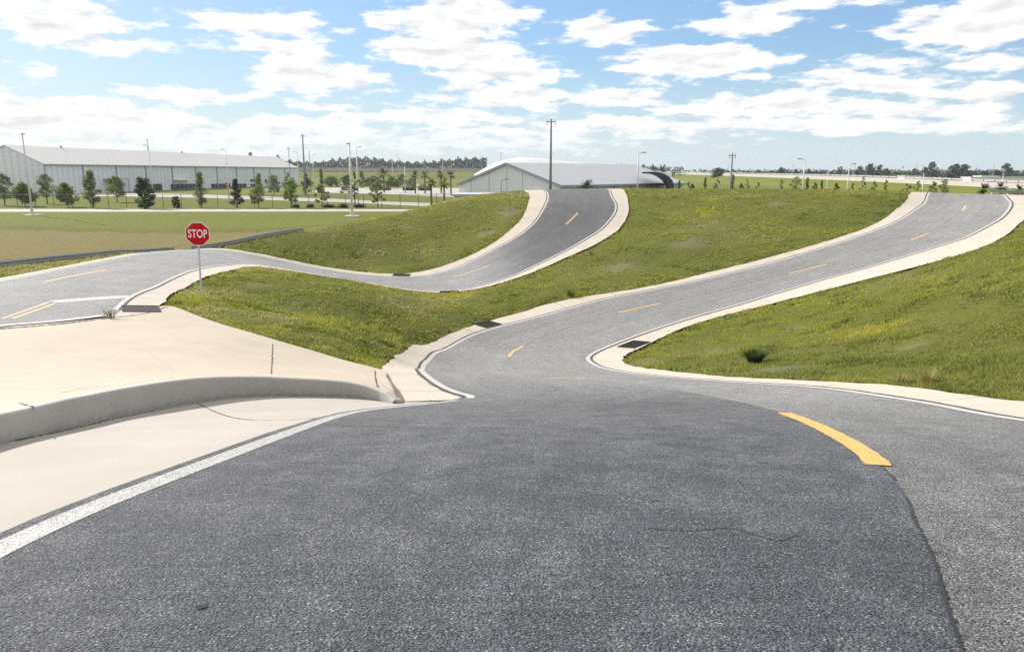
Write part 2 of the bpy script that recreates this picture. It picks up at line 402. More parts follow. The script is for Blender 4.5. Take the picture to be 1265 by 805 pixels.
# grass ground: soil and thatch under the blades
def ground_mat():
    m, N = new_mat('grass_ground')
    pos = N.n('ShaderNodeNewGeometry').outputs['Position']
    s = N.n('ShaderNodeSeparateXYZ', ins={0: pos})
    a = N.noise(pos, 0.16, 5, 0.6)
    b = N.noise(pos, 0.9, 5, 0.65, 0.4)
    c = N.noise(pos, 7.0, 5, 0.7)
    f = N.noise(pos, 38.0, 4, 0.75)
    col = N.mix(N.math('MULTIPLY_ADD', a, 2.6, -0.8, clamp=True), (.125, .145, .034), (.215, .220, .050))
    col = N.mix(N.math('MULTIPLY_ADD', b, 3.0, -1.15, clamp=True), col, (.150, .155, .038))
    col = N.mix(N.math('MULTIPLY_ADD', c, 4.0, -2.0, clamp=True), col, (.062, .078, .018))
    bare = N.math('MULTIPLY', N.n('ShaderNodeMapRange', ins={0: b, 1: 0.63, 2: 0.74, 3: 0, 4: 1}).outputs[0], 0.6)
    col = N.mix(bare, col, (.26, .23, .165))
    bp = N.n('ShaderNodeAttribute', attribute_name='bare').outputs['Fac']
    bp = N.n('ShaderNodeMapRange', ins={0: N.math('ADD', bp, N.math('MULTIPLY_ADD', c, 1.8, -0.9)), 1: 0.45, 2: 0.95, 3: 0.0, 4: 0.55}).outputs[0]
    col = N.mix(bp, col, N.mix(f, (.20, .18, .13), (.40, .36, .28)))
    # dry brown field in front of the pale road, left of the hills
    fld = N.n('ShaderNodeMapRange', interpolation_type='SMOOTHSTEP', ins={0: N.math('ADD', s.outputs[1], N.math('MULTIPLY', b, 8.0)), 1: 101.0, 2: 105.0, 3: 1.0, 4: 0.0}).outputs[0]
    fld = N.math('MULTIPLY', fld, N.n('ShaderNodeMapRange', interpolation_type='SMOOTHSTEP', ins={0: s.outputs[1], 1: 55.0, 2: 62.0, 3: 0.0, 4: 1.0}).outputs[0])
    fld = N.math('MULTIPLY', fld, N.n('ShaderNodeMapRange', interpolation_type='SMOOTHSTEP', ins={0: s.outputs[0], 1: -22.0, 2: -12.0, 3: 1.0, 4: 0.0}).outputs[0])
    yl = N.n('ShaderNodeMapRange', ins={0: N.noise(N.n('ShaderNodeVectorMath', operation='MULTIPLY', ins={0: pos, 1: (0.05, 0.11, 0)}).outputs[0], 1.0, 3), 1: 0.53, 2: 0.70, 3: 0.0, 4: 0.8}).outputs[0]
    dry = N.mix(yl, (.30, .235, .100), (.30, .285, .030))
    dry = N.mix(N.math('MULTIPLY_ADD', c, 2.0, -0.7, clamp=True), dry, (.19, .155, .075))
    col = N.mix(N.math('MULTIPLY', fld, 0.9), col, dry)
    farg = N.n('ShaderNodeMapRange', interpolation_type='SMOOTHSTEP', ins={0: s.outputs[1], 1: 98.0, 2: 110.0, 3: 0.0, 4: 0.85}).outputs[0]
    col = N.mix(farg, col, N.mix(b, (.160, .195, .030), (.225, .235, .052)))
    col = N.mix(N.math('MULTIPLY_ADD', f, 1.6, -0.5, clamp=True), N.mix(0.5, col, (.03, .036, .010)), col)
    return finish(m, N, col, 0.95, N.math('ADD', N.math('MULTIPLY', c, 0.6), N.math('MULTIPLY', f, 0.25)), 0.9, 0.16, spec=0.05)
M['ground'] = ground_mat()

# ------------------------------------------------------------------ object helpers
def mesh_obj(name, verts, faces, mat=None, parent=None, smooth=False, uvs=None):
    me = bpy.data.meshes.new(name)
    me.from_pydata([tuple(v) for v in verts], [], faces)
    if mat is not None:
        me.materials.append(mat)
    if smooth:
        me.polygons.foreach_set('use_smooth', [True] * len(me.polygons))
    if uvs is not None:
        lay = me.uv_layers.new(name='UVMap')
        li = np.zeros(len(me.loops), dtype=np.int32)
        me.loops.foreach_get('vertex_index', li)
        lay.data.foreach_set('uv', np.asarray(uvs, dtype=np.float32)[li].ravel())
    me.update()
    o = bpy.data.objects.new(name, me)
    COL.objects.link(o)
    if parent is not None:
        o.parent = parent
    return o
def tag(o, label=None, cat=None, group=None, kind=None):
    if label: o['label'] = label
    if cat: o['category'] = cat
    if group: o['group'] = group
    if kind: o['kind'] = kind
    return o
def empty(name, loc=(0, 0, 0), rz=0.0):
    o = bpy.data.objects.new(name, None)
    o.empty_display_size = 0.3
    COL.objects.link(o)
    o.location = loc
    o.rotation_euler = (0, 0, rz)
    return o
def copy_tree(o, parent=None):
    c = o.copy()
    COL.objects.link(c)
    if parent is not None:
        c.parent = parent
    for ch in list(o.children):
        copy_tree(ch, c)
    return c
class MB:
    """collects boxes, tubes and sheets into one mesh"""
    def __init__(self):
        self.v, self.f = [], []
    def quad(self, a, b, c, d):
        n = len(self.v); self.v += [a, b, c, d]; self.f.append((n, n + 1, n + 2, n + 3))
    def box(self, x0, x1, y0, y1, z0, z1, rot=None, org=(0, 0, 0)):
        n = len(self.v)
        p = [Vector((x, y, z)) for z in (z0, z1) for y in (y0, y1) for x in (x0, x1)]
        if rot is not None:
            p = [rot @ q for q in p]
        self.v += [tuple(q + Vector(org)) for q in p]
        for f in ((0, 2, 3, 1), (4, 5, 7, 6), (0, 1, 5, 4), (2, 6, 7, 3), (0, 4, 6, 2), (1, 3, 7, 5)):
            self.f.append(tuple(n + i for i in f))
    def tube(self, a, b, r0, r1=None, seg=8, cap=True):
        r1 = r0 if r1 is None else r1
        a, b = Vector(a), Vector(b)
        d = (b - a).normalized()
        u = d.orthogonal().normalized(); w = d.cross(u)
        n = len(self.v)
        for p, r in ((a, r0), (b, r1)):
            for i in range(seg):
                t = 2 * math.pi * i / seg
                self.v.append(tuple(p + (u * math.cos(t) + w * math.sin(t)) * r))
        for i in range(seg):
            j = (i + 1) % seg
            self.f.append((n + i, n + j, n + seg + j, n + seg + i))
        if cap:
            self.f.append(tuple(n + i for i in range(seg))[::-1])
            self.f.append(tuple(n + seg + i for i in range(seg)))
    def path(self, pts, radii, seg=6):
        for i in range(len(pts) - 1):
            self.tube(pts[i], pts[i + 1], radii[i], radii[i + 1], seg, True)
    def prism(self, prof, y0, y1, axis='y'):
        """profile of (x,z) points swept from y0 to y1"""
        n, k = len(self.v), len(prof)
        for y in (y0, y1):
            self.v += [(x, y, z) for x, z in prof]
        for i in range(k):
            j = (i + 1) % k
            self.f.append((n + i, n + j, n + k + j, n + k + i))
        self.f.append(tuple(range(n, n + k))[::-1]); self.f.append(tuple(range(n + k, n + 2 * k)))
    def build(self, name, mat, parent=None, smooth=False):
        return mesh_obj(name, self.v, self.f, mat, parent, smooth)

# ------------------------------------------------------------------ curves on the ground
def catmull(P, n):
    P = np.asarray(P, float)
    if len(P) == 2:
        t = np.linspace(0, 1, n)[:, None]
        return P[0] * (1 - t) + P[1] * t
    Q = np.vstack([2 * P[0] - P[1], P, 2 * P[-1] - P[-2]])
    out = []
    per = max(4, int(n / (len(P) - 1)) + 2)
    for i in range(1, len(Q) - 2):
        p0, p1, p2, p3 = Q[i - 1:i + 3]
        a = 0.5
        t0 = 0; t1 = t0 + max(1e-6, np.linalg.norm(p1 - p0)) ** a; t2 = t1 + max(1e-6, np.linalg.norm(p2 - p1)) ** a; t3 = t2 + max(1e-6, np.linalg.norm(p3 - p2)) ** a
        t = np.linspace(t1, t2, per, endpoint=False)[:, None]
        A1 = (t1 - t) / (t1 - t0) * p0 + (t - t0) / (t1 - t0) * p1
        A2 = (t2 - t) / (t2 - t1) * p1 + (t - t1) / (t2 - t1) * p2
        A3 = (t3 - t) / (t3 - t2) * p2 + (t - t2) / (t3 - t2) * p3
        B1 = (t2 - t) / (t2 - t0) * A1 + (t - t0) / (t2 - t0) * A2
        B2 = (t3 - t) / (t3 - t1) * A2 + (t - t1) / (t3 - t1) * A3
        out.append((t2 - t) / (t2 - t1) * B1 + (t - t1) / (t2 - t1) * B2)
    out.append(P[-1:])
    return np.vstack(out)
def resample(L, n):
    s = np.r_[0, np.cumsum(np.linalg.norm(np.diff(L, axis=0), axis=1))]
    t = np.linspace(0, s[-1], n)
    return np.c_[np.interp(t, s, L[:, 0]), np.interp(t, s, L[:, 1])]
def W_(x, y):
    return ('w', x, y)
def plan(pts):
    """list of photograph pixels and ('w',x,y) points; 'A' marks an anchor. Returns keypoints and the anchors' indices"""
    P, anc = [], []
    for p in pts:
        if isinstance(p, str):
            anc.append(len(P) - 1)
        elif p[0] == 'w':
            P.append((p[1], p[2]))
        else:
            P.append(hit(*p))
    return np.array(P), anc
def curve(pts, counts=None, n=300):
    P, anc = plan(pts)
    per = 16
    C = catmull(P, per * (len(P) - 1))
    step = (len(C) - 1) // (len(P) - 1)
    if not counts:
        return resample(C, n)
    cuts = [0] + [a * step for a in anc] + [len(C) - 1]
    out = []
    for i, c in enumerate(counts):
        seg = resample(C[cuts[i]:cuts[i + 1] + 1], c + 1)
        out.append(seg[:-1])
    out.append(C[-1:])
    return np.vstack(out)
def smooth_line(L, k=5, it=2):
    for _ in range(it):
        Q = L.copy()
        for i in range(1, len(L) - 1):
            a, b = max(0, i - k), min(len(L) - 1, i + k)
            m = min(i - a, b - i)
            Q[i] = L[i - m:i + m + 1].mean(0)
        L = Q
    return L
def offset_line(L, d):
    T = np.gradient(L, axis=0)
    T /= np.linalg.norm(T, axis=1)[:, None] + 1e-9
    Nn = np.c_[-T[:, 1], T[:, 0]]
    d = np.asarray(d)
    return L + Nn * (d[:, None] if d.ndim else d)
PAVED = []        # plan quads that carry no grass
def strip(name, A, B, lift, mat, parent=None, m=6, paved=True, zfun=None, kind=None, width_uv=None):
    n = len(A)
    t = np.linspace(0, 1, m + 1)
    G = A[:, None, :] * (1 - t)[None, :, None] + B[:, None, :] * t[None, :, None]
    X, Y = G[..., 0], G[..., 1]
    Z = (zfun or height)(X.ravel(), Y.ravel()).reshape(X.shape) + lift
    mid = (A + B) / 2
    u = np.r_[0, np.cumsum(np.linalg.norm(np.diff(mid, axis=0), axis=1))]
    wd = np.linalg.norm(B - A, axis=1)
    U = np.repeat(u[:, None], m + 1, 1); V = wd[:, None] * t[None]
    verts = np.c_[X.ravel(), Y.ravel(), Z.ravel()]
    faces = []
    up = np.cross(np.r_[G[n // 2 + 1, 0] - G[n // 2, 0], 0], np.r_[G[n // 2, 1] - G[n // 2, 0], 0])[2] > 0
    for i in range(n - 1):
        for j in range(m):
            a, b, c, d = i * (m + 1) + j, (i + 1) * (m + 1) + j, (i + 1) * (m + 1) + j + 1, i * (m + 1) + j + 1
            faces.append((a, b, c, d) if up else (a, d, c, b))
    o = mesh_obj(name, verts, faces, mat, parent, True, np.c_[U.ravel(), V.ravel()])
    if paved:
        PAVED.append(G)
    return o
def band(name, line, half, lift, mat, parent=None, m=1, paved=False, zfun=None, jag=0.0):
    j1 = NP.normal(0, jag, len(line)) if jag else 0.0
    j2 = NP.normal(0, jag, len(line)) if jag else 0.0
    return strip(name, offset_line(line, half + j1), offset_line(line, -half + j2), lift, mat, parent, m, paved, zfun)

# ------------------------------------------------------------------ road A: crest, valley, right hand hill
CNT = [110, 70, 50, 40, 150, 60]
# outer (left) edge of asphalt
LA = curve([W_(-2.3, -7), W_(-2.35, 0), (-60, 679), (0, 657), (95, 624), (158, 600.5), (205, 583), (262, 562.5), (300, 548), (350, 531.5), (396, 516.6), (431, 507.8), (485, 502), (523, 498), (561, 494.3), (586, 492.5), 'A',
            (562, 488), (540, 479), (522, 468), (512, 456), 'A', (520, 444), (543, 428), 'A', (578, 413.5), (620, 399.7), 'A', (701, 379), (797, 358.5), (900, 337), (986.5, 314), (1061.6, 291), (1116, 268), 'A',
            (1139.5, 252), (1142, 246), W_(40.2, 73), W_(45.5, 83)], CNT)
CA = curve([W_(1.0, -7), W_(1.1, 0), (1165, 800), (1160, 760), (1150, 690), (1130, 630), (1092, 577), (1040, 545), (967, 511), (900, 494), (840, 483), 'A',
            (722, 469), (678, 467), (650, 460), 'A', (630, 448), (637, 434), 'A', (660, 421), (690, 409.5), 'A', (765, 386), (817, 375), (900, 356), (975, 338), (1021, 327), (1080, 311), (1125, 297), (1162, 280), 'A',
            (1189, 260), (1193, 254), W_(40.3, 67.5), W_(43.7, 74), W_(49, 84)], CNT)
RA = curve([W_(6.0, -7), W_(6.0, 0), W_(6.0, 5), (1265, 518), (1168, 499), (1109, 490), 'A', (1034, 479), (960, 474), (900, 471), (815, 464), (757, 456), 'A', (736, 448), (731, 442), 'A', (738, 436), (764.5, 424.5), 'A',
            (802, 410.6), (853, 394), (920, 375), (986.5, 355), (1073, 331), (1145, 309.4), (1203, 290.7), 'A', (1240.5, 270.5), (1253, 257.5), (1252, 250), W_(41.3, 63.5), W_(46.5, 73), W_(52, 83)], CNT)
LA, CA, RA = [smooth_line(l, 4, 2) for l in (LA, CA, RA)]
LA[130:300] = smooth_line(LA[130:300], 9, 4)
rough = NP.normal(0, 1, len(LA)); rough = np.convolve(rough, np.ones(4) / 4, 'same')
rough2 = NP.normal(0, 1, len(CA)); rough2 = np.convolve(rough2, np.ones(3) / 3, 'same')
CD = offset_line(CA, -0.004 + 0.016 * rough2)
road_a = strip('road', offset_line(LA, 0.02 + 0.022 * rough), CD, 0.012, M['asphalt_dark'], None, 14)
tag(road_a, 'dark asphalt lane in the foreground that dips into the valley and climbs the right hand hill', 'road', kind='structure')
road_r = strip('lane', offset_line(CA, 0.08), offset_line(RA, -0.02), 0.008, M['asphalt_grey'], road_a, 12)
# lane gets as grey as its neighbour once it is past the dip
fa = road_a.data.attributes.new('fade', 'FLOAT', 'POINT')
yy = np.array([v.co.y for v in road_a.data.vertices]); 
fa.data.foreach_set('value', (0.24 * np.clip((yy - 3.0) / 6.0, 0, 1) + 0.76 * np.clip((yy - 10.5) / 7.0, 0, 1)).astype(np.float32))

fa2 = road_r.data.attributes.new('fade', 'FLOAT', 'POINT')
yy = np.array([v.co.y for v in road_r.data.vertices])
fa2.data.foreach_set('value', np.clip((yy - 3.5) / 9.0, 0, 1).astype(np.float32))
# white edge lines
fore = sum(CNT[:1]) - 2
nA = len(LA)
# near line: worn, broad
near = offset_line(LA, -0.165)[:fore + 1]
band('edge_line', near, 0.088, 0.0145, M['white'], road_a)
band('edge_line', offset_line(LA, -0.155)[fore + 3:], 0.075, 0.0145, M['white_far'], road_a)
band('edge_line', offset_line(RA, 0.155), 0.075, 0.0145, M['white_far'], road_a)
band('edge_joint_shade', offset_line(LA, -0.03)[fore + 3:], 0.035, 0.0150, M['joint'], road_a, jag=0.006)  # dark strip: sealed joint with its shadow and dirt put into the colour
band('edge_joint_shade', offset_line(RA, 0.03), 0.035, 0.0150, M['joint'], road_a, jag=0.006)
def dash(line_px, half, parent, lift=0.0165, name='centre_dash', mat='yellow_far', jag=0.0):
    L = curve(line_px, n=24)
    return band(name, L, half, lift, M[mat], parent, 2, jag=jag)
dash([(968, 511), (1000, 523), (1040, 543), (1070, 562), (1085, 576.5)], 0.085, road_a, mat='yellow', jag=0.004)
for seg in ([(678, 467), (700, 468.3), (722, 469)], [(628.5, 441), (634, 434.5), (646, 428)], [(765, 386), (791, 380.5), (817, 375)], [(975, 338), (998, 332.6), (1021, 327)],
            [(1125, 297), (1137, 292.6), (1148, 288)], [(1189, 260.5), (1191.5, 257), (1193, 254)], [(1175, 240.8), (1180, 241.2), (1184, 241.8)]):
    dash(seg, 0.075, road_a)
# crack and paving seam
def crack(pts, half, name='crack', parent=road_a, mat='seam', jag=0.5, lift=0.0135, n=120):
    L = curve(pts, n=n)
    L = L + NP.normal(0, half * jag, L.shape)
    w = np.abs(NP.normal(half, half * 0.5, n)) * np.r_[0, np.ones(n - 2), 0]
    return strip(name, offset_line(L, w), offset_line(L, -w), lift, M[mat], parent, 1, False)
for k0, k1 in ((32, 47), (49, 60), (61, 83)):
    seg_ = resample(CD[k0:k1], 120)
    seg_ = seg_ + NP.normal(0, .0025, seg_.shape)
    w_ = np.abs(NP.normal(.006, .004, 120)) * np.r_[0, np.ones(118), 0]
    strip('paving_seam', offset_line(seg_, w_), offset_line(seg_, -w_), 0.0135, M['seam'], road_a, 1, False)
crack([(800, 655), (850, 658), (905, 655), (930, 662), (960, 670), (985, 664)], 0.0035, jag=1.2)
crack([(760, 610), (790, 618), (820, 622)], 0.0022, jag=1.2)

# concrete shoulders: outer edges read from the photograph
def shoulder(name, E, outer_pts, counts, lab, parent=None, lift=0.0, m=3, jag=0.05):
    O = curve(outer_pts, counts)
    O = smooth_line(O, 6, 2)
    D_ = resample(O, 3000)
    ii = np.array([((D_ - e) ** 2).sum(1).argmin() for e in E])
    ii = np.maximum.accumulate(ii)
    ii[0] = 0; ii[-1] = len(D_) - 1
    ii = np.convolve(np.pad(ii, 6, 'edge'), np.ones(13) / 13, 'valid')
    O = np.c_[np.interp(ii, np.arange(len(D_)), D_[:, 0]), np.interp(ii, np.arange(len(D_)), D_[:, 1])]
    j = NP.normal(0, jag, len(O)); j = np.convolve(j, np.ones(3) / 3, 'same')
    o = strip(name, E, offset_line(O, j), lift, M['concrete'], parent, m)
    return o, O
i2, i3, i4, i5 = [sum(CNT[:k]) for k in (2, 3, 4, 5)]
iA1 = sum(CNT[:1])
sh_lout = [(484, 498.5), (471, 458), (484.7, 444.5), 'A', (500, 434), (515, 425.5), 'A', (553, 411.6), (588, 401.5), (612.6, 393), (676, 374), (762, 361), (900, 330.5), (986.5, 308), (1061.6, 285), (1102, 263), 'A', (1120.7, 249.5), (1121, 244), W_(39.0, 73.5), W_(44.3, 83.5)]
cl = [70, 90, 150, 60]
e_l = LA[iA1 - 0:]
sl, SLO = shoulder('concrete_shoulder', offset_line(e_l, -0.06), [p for p in sh_lout], [70, 90, 150, 60], '')
tag(sl, 'pale concrete strip along the left edge of the road up the right hill', 'concrete strip', kind='structure')
e_r = RA
sr_out = [W_(7.2, -7), W_(7.2, 0), W_(7.2, 5), (1265, 496), (1198, 487.4), (1121, 475.4), 'A', (1034, 471.4), (960, 468), (900, 465.4), (865.6, 462.3), (817.6, 457), (785, 452.5), 'A', (773, 449), (769.5, 444.5), 'A', (772, 438), (796, 427), 'A',
          (812.5, 419), (828, 411.5), (873, 395), (972, 370), (1073, 344), (1160, 322), (1217, 303.7), 'A', (1265, 277), (1278, 262), (1275, 252), W_(44.0, 64.5), W_(48.7, 73), W_(54, 83)]
sr, SRO = shoulder('concrete_shoulder', offset_line(e_r, 0.06), sr_out, CNT, '')
tag(sr, 'pale concrete strip curving round the grass mound on the right', 'concrete strip', kind='structure')

# ------------------------------------------------------------------ road B: left bend, valley, mid hill
CB = [60, 120, 60, 110, 50]
FB = curve([W_(-20, 10), W_(-20.8, 22), (0, 347), (60, 335), 'A', (110, 325), (150, 317.5), (190, 312), (240, 308), (270, 308.5), (300, 312), 'A', (330, 317.5), (365, 325), (430, 337), (490, 341.5), 'A', (525, 340), (560, 331.5), (590, 318), (610.6, 307), (643.5, 288), (662, 271), 'A', (671, 258), (674.5, 249), W_(3.4, 84), W_(1.5, 95), W_(-2, 106)], CB)
NB = curve([W_(-10.5, 8), W_(-11.6, 15), (0, 404), (70, 397.5), (137, 390), (146, 385), 'A', (164, 369), (182, 360), (215, 345), (248, 333), (278, 328), (320, 326.5), 'A', W_(-13.4, 46.0), W_(-10.8, 45.2), (464, 350.5), (515, 358), 'A', (545, 359.5), (575, 357), (625, 344.5), (661, 329), (712, 303.5), (745, 283), 'A', (761, 265.5), (763.6, 253), (757, 244), W_(10.9, 86), W_(9.5, 97), W_(6, 108)], CB)
FB, NB = smooth_line(FB, 3, 2), smooth_line(NB, 3, 1)
road_b = strip('road', FB, NB, 0.010, M['asphalt_mid'], None, 16)
tag(road_b, 'grey asphalt road that bends past the stop sign and climbs the middle hill', 'road', kind='structure')
fb_ = road_b.data.attributes.new('fade', 'FLOAT', 'POINT')
xx = np.array([v.co.x for v in road_b.data.vertices])
fb_.data.foreach_set('value', np.clip((xx + 3.0) / 4.5, 0, 1).astype(np.float32))
band('edge_line', offset_line(NB, 0.155)[62:], 0.075, 0.0135, M['white_far'], road_b)
band('edge_line', offset_line(FB, -0.155), 0.075, 0.0135, M['white_far'], road_b)
band('edge_joint_shade', offset_line(NB, 0.03)[62:], 0.03, 0.0150, M['joint'], road_b, jag=0.006)  # joint strip again, shadow and dirt painted in one dark tone
band('edge_joint_shade', offset_line(FB, -0.03), 0.03, 0.0150, M['joint'], road_b, jag=0.006)
for seg in ([(560, 342.5), (584, 335.5), (605, 328)], [(699, 277.5), (707, 270), (714, 263)], [(52, 349), (90, 341), (132, 333.5)]):
    dash(seg, 0.075, road_b, 0.0140)
# stop line, double yellow
dash([(66, 373), (100, 370.3), (162, 366.5)], 0.30, road_b, 0.0140, 'stop_line', 'white_far')
dash([(4, 393.5), (33, 383.3), (61, 373.3)], 0.055, road_b, 0.0140, 'yellow_line')
dash([(15, 393.8), (43, 384.2), (69, 374.8)], 0.055, road_b, 0.0140, 'yellow_line')
fb_out = [W_(-20.8, 10), W_(-21.7, 22), (0, 343.8), (60, 332), 'A', (110, 322.5), (150, 315.2), (190, 309.8), (240, 306), (272, 306.5), (304, 310.5), 'A', (330, 315), (365, 322.8), (430, 334), (488, 338.5), 'A', (520, 335.5), (560, 324), (598, 307), (628, 286), (648.5, 265.5), 'A', (654, 250), (655, 243), W_(1.2, 84), W_(-.7, 95), W_(-4, 106)]
o, FBO = shoulder('concrete_shoulder', offset_line(FB, -0.06), fb_out, [60, 120, 60, 90, 70], '')
tag(o, 'pale concrete strip along the far and left edge of the middle hill road', 'concrete strip', kind='structure')
nb_out = [(160, 390), (206, 377), 'A', (203, 372), (215, 361), (243, 347), (278, 335.5), (322, 329.0), 'A', W_(-13.2, 44.9), W_(-10.6, 44.1), (464, 351.8), (515, 359.6), 'A', (545, 361), (575, 359), (646, 341), (690, 322), (737, 301), (767, 282), 'A', (781, 262), (777.5, 248), (770, 242.5), W_(12.9, 86), W_(11.5, 97), W_(8, 108)]
eb = offset_line(NB, 0.06)[60 - 6:]
o, NBO = shoulder('concrete_shoulder', eb, nb_out, [6, 120, 60, 110, 50], '', m=4)
tag(o, 'pale concrete strip below the stop sign and along the right edge of the middle hill road', 'concrete strip', kind='structure')

# ------------------------------------------------------------------ raised kerb, slab and gutter on the left
KB = [(0, 549), (50.6, 537), (101, 526), (152, 513.5), (202, 503.6), (243, 496.8), (278, 492), (320, 489), (360, 488.8), (401, 489.3), (436.6, 491), (465, 494.5), (480, 497.4), (485, 498.4)]
KT = [512.5, 501.7, 490, 480, 472, 467, 465.3, 465.5, 467.3, 469.3, 473.2, 480.9, 487.6, 496.8]
kp, kh = [], []
for (px, py), top in zip(KB, KT):
    x, y = hit(px, py)
    u, yy_, zz_ = px_dir(px, top)
    kp.append((x, y)); kh.append(max(0.02, EYE + zz_ * y / yy_ - hz(x, y)))
kx0, ky0 = kp[0]
kp = [(kx0 + 1.35, -7.0), (kx0 + 1.0, 0.0), (kx0 + 0.55, 3.0)] + kp
kh = [kh[0]] * 3 + kh
K0 = catmull(np.array(kp), 16 * (len(kp) - 1))
KH0 = np.interp(np.linspace(0, len(kh) - 1, len(K0)), np.arange(len(kh)), kh)
sK = np.r_[0, np.cumsum(np.linalg.norm(np.diff(K0, axis=0), axis=1))]
nK = 150
tK = np.linspace(0, sK[-1], nK)
KL = np.c_[np.interp(tK, sK, K0[:, 0]), np.interp(tK, sK, K0[:, 1])]
KH = np.convolve(np.pad(np.interp(tK, sK, KH0), 1, 'edge'), np.ones(3) / 3, 'valid')
def slab_height(x, y):
    x = np.asarray(x); y = np.asarray(y)
    base = height(x, y)
    d2 = (x[:, None] - KL[None, :, 0]) ** 2 + (y[:, None] - KL[None, :, 1]) ** 2
    k = d2.argmin(1)
    d = np.sqrt(d2[np.arange(len(x)), k])
    w = np.clip(1 - d / 7.5, 0, 1) ** 2
    return base + KH[k] * w
# kerb: bottom, face, rounded arris and a flat top that meets the slab
KBACK = offset_line(KL, 0.16)
rows = []
for k in range(6):
    f = [(0.0, -0.03, 0), (0.004, 0.5, 1), (0.010, -0.03, 2), (0.022, -0.008, 2), (0.05, 0.002, 2), (0.16, 0.004, 2)][k]
    P = offset_line(KL, f[0])
    zb = height(KL[:, 0], KL[:, 1])
    zt = zb + KH
    if f[2] == 0: z = zb - 0.03
    elif f[2] == 1: z = zb + KH * f[1]
    elif k == 5: z = slab_height(P[:, 0], P[:, 1]) + 0.004
    else: z = zt + f[1]
    rows.append(np.c_[P, z])
V = np.vstack(rows); F_ = []
for r in range(5):
    for i in range(nK - 1):
        a, b, c, d = r * nK + i, r * nK + i + 1, (r + 1) * nK + i + 1, (r + 1) * nK + i
        F_.append((a, b, c, d))
uu = np.tile(tK, 6); vv = np.repeat([0, .15, .3, .33, .36, .48], nK)
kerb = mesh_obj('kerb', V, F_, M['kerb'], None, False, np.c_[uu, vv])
tag(kerb, 'raised weathered concrete kerb curving between the gutter and the pale slab', 'kerb', kind='structure')
# gutter between kerb foot and asphalt
cg = [60, 90]
ge = LA[:iA1 + 1]
GE = resample(ge, nK)
gut = strip('gutter', KL, offset_line(GE, -0.10), 0.0, M['gutter'], None, 8)
tag(gut, 'broad pale concrete gutter between the raised kerb and the white edge line', 'gutter', kind='structure')
# slab from kerb to the asphalt of the left road and to the grass
TOPL = curve([W_(-10.2, -7), W_(-10.2, 2), W_(-10.5, 8), W_(-11.6, 15), (0, 404.5), (70, 398.5), (137, 391.5), 'A', (170, 385.5), (206, 377.5), 'A', (250, 392), (335, 418), (400, 437), (469, 457.5), 'A', (478, 473), (489, 497.5)], [62, 18, 56, 14])
KS = resample(offset_line(KL, 0.12), nK + 1)
slab = strip('concrete_slab', TOPL, KS, 0.0, M['slab'], None, 30, zfun=lambda x, y: slab_height(x, y))
tag(slab, 'broad sunlit concrete slab behind the raised kerb', 'concrete slab', kind='structure')
def slab_line(pts, half, name='joint', parent=slab, n=60, zf=None, lift=0.006):
    L = curve(pts, n=n)
    L = L + NP.normal(0, half * 0.5, L.shape)
    w = np.abs(NP.normal(half, half * 0.4, n))
    return strip(name, offset_line(L, w), offset_line(L, -w), lift, M['joint'], parent, 1, False, zf)
sz = lambda x, y: slab_height(x, y)
def hit_slab(px, py):
    u, y, z = px_dir(px, py)
    d = np.linspace(3.0, 40, 1500)
    g = slab_height(u / y * d, d) - (EYE + z / y * d)
    k = int(np.argmax(g > 0))
    return ('w', u / y * d[k], d[k])
slab_line([hit_slab(*p) for p in ((337, 424), (336.5, 440), (335, 462))], 0.012, zf=sz)
slab_line([hit_slab(*p) for p in ((75, 485), (110, 479), (150, 475), (215, 467))], 0.006, zf=sz)
slab_line([hit_slab(*p) for p in ((24, 497.5), (34, 501), (43, 503.5))], 0.008, zf=sz)
slab_line([hit_slab(*p) for p in ((0, 482), (60, 480), (130, 476.5))], 0.003, zf=sz)
slab_line([(244, 498), (258, 505), (275, 512), (295, 517), (318, 519), (350, 519), (380, 517.5), (396, 515.5)], 0.010, parent=gut)
slab_line([(2, 548), (30, 542), (60, 536), (101, 527), (152, 514.8), (202, 504.8)], 0.010, parent=gut, n=140)
slab_line([(201, 505), (243, 498), (278, 493), (320, 490), (370, 489.6), (436, 491.8)], 0.006, parent=gut, n=140)
# dark gap between slab and the asphalt of the left road
slab_line([hit_slab(*p) for p in ((-40, 410.5), (0, 406.5), (70, 400.5), (120, 394.5), (137, 392))], 0.045, zf=sz, lift=0.012)
slab_line([hit_slab(*p) for p in ((137, 392.5), (170, 389), (207, 379))], 0.02, zf=sz, lift=0.012)
slab_line([hit_slab(*p) for p in ((463, 458), (464, 468), (466, 479))], 0.010, zf=sz, lift=0.012)
wl = [hit_slab(*p) for p in ((-40, 408), (0, 403.2), (70, 397.2), (128, 390.4))]
band('white_kerb_line', curve(wl, n=50), 0.14, 0.024, M['white_far'], road_b, 1, zfun=sz)

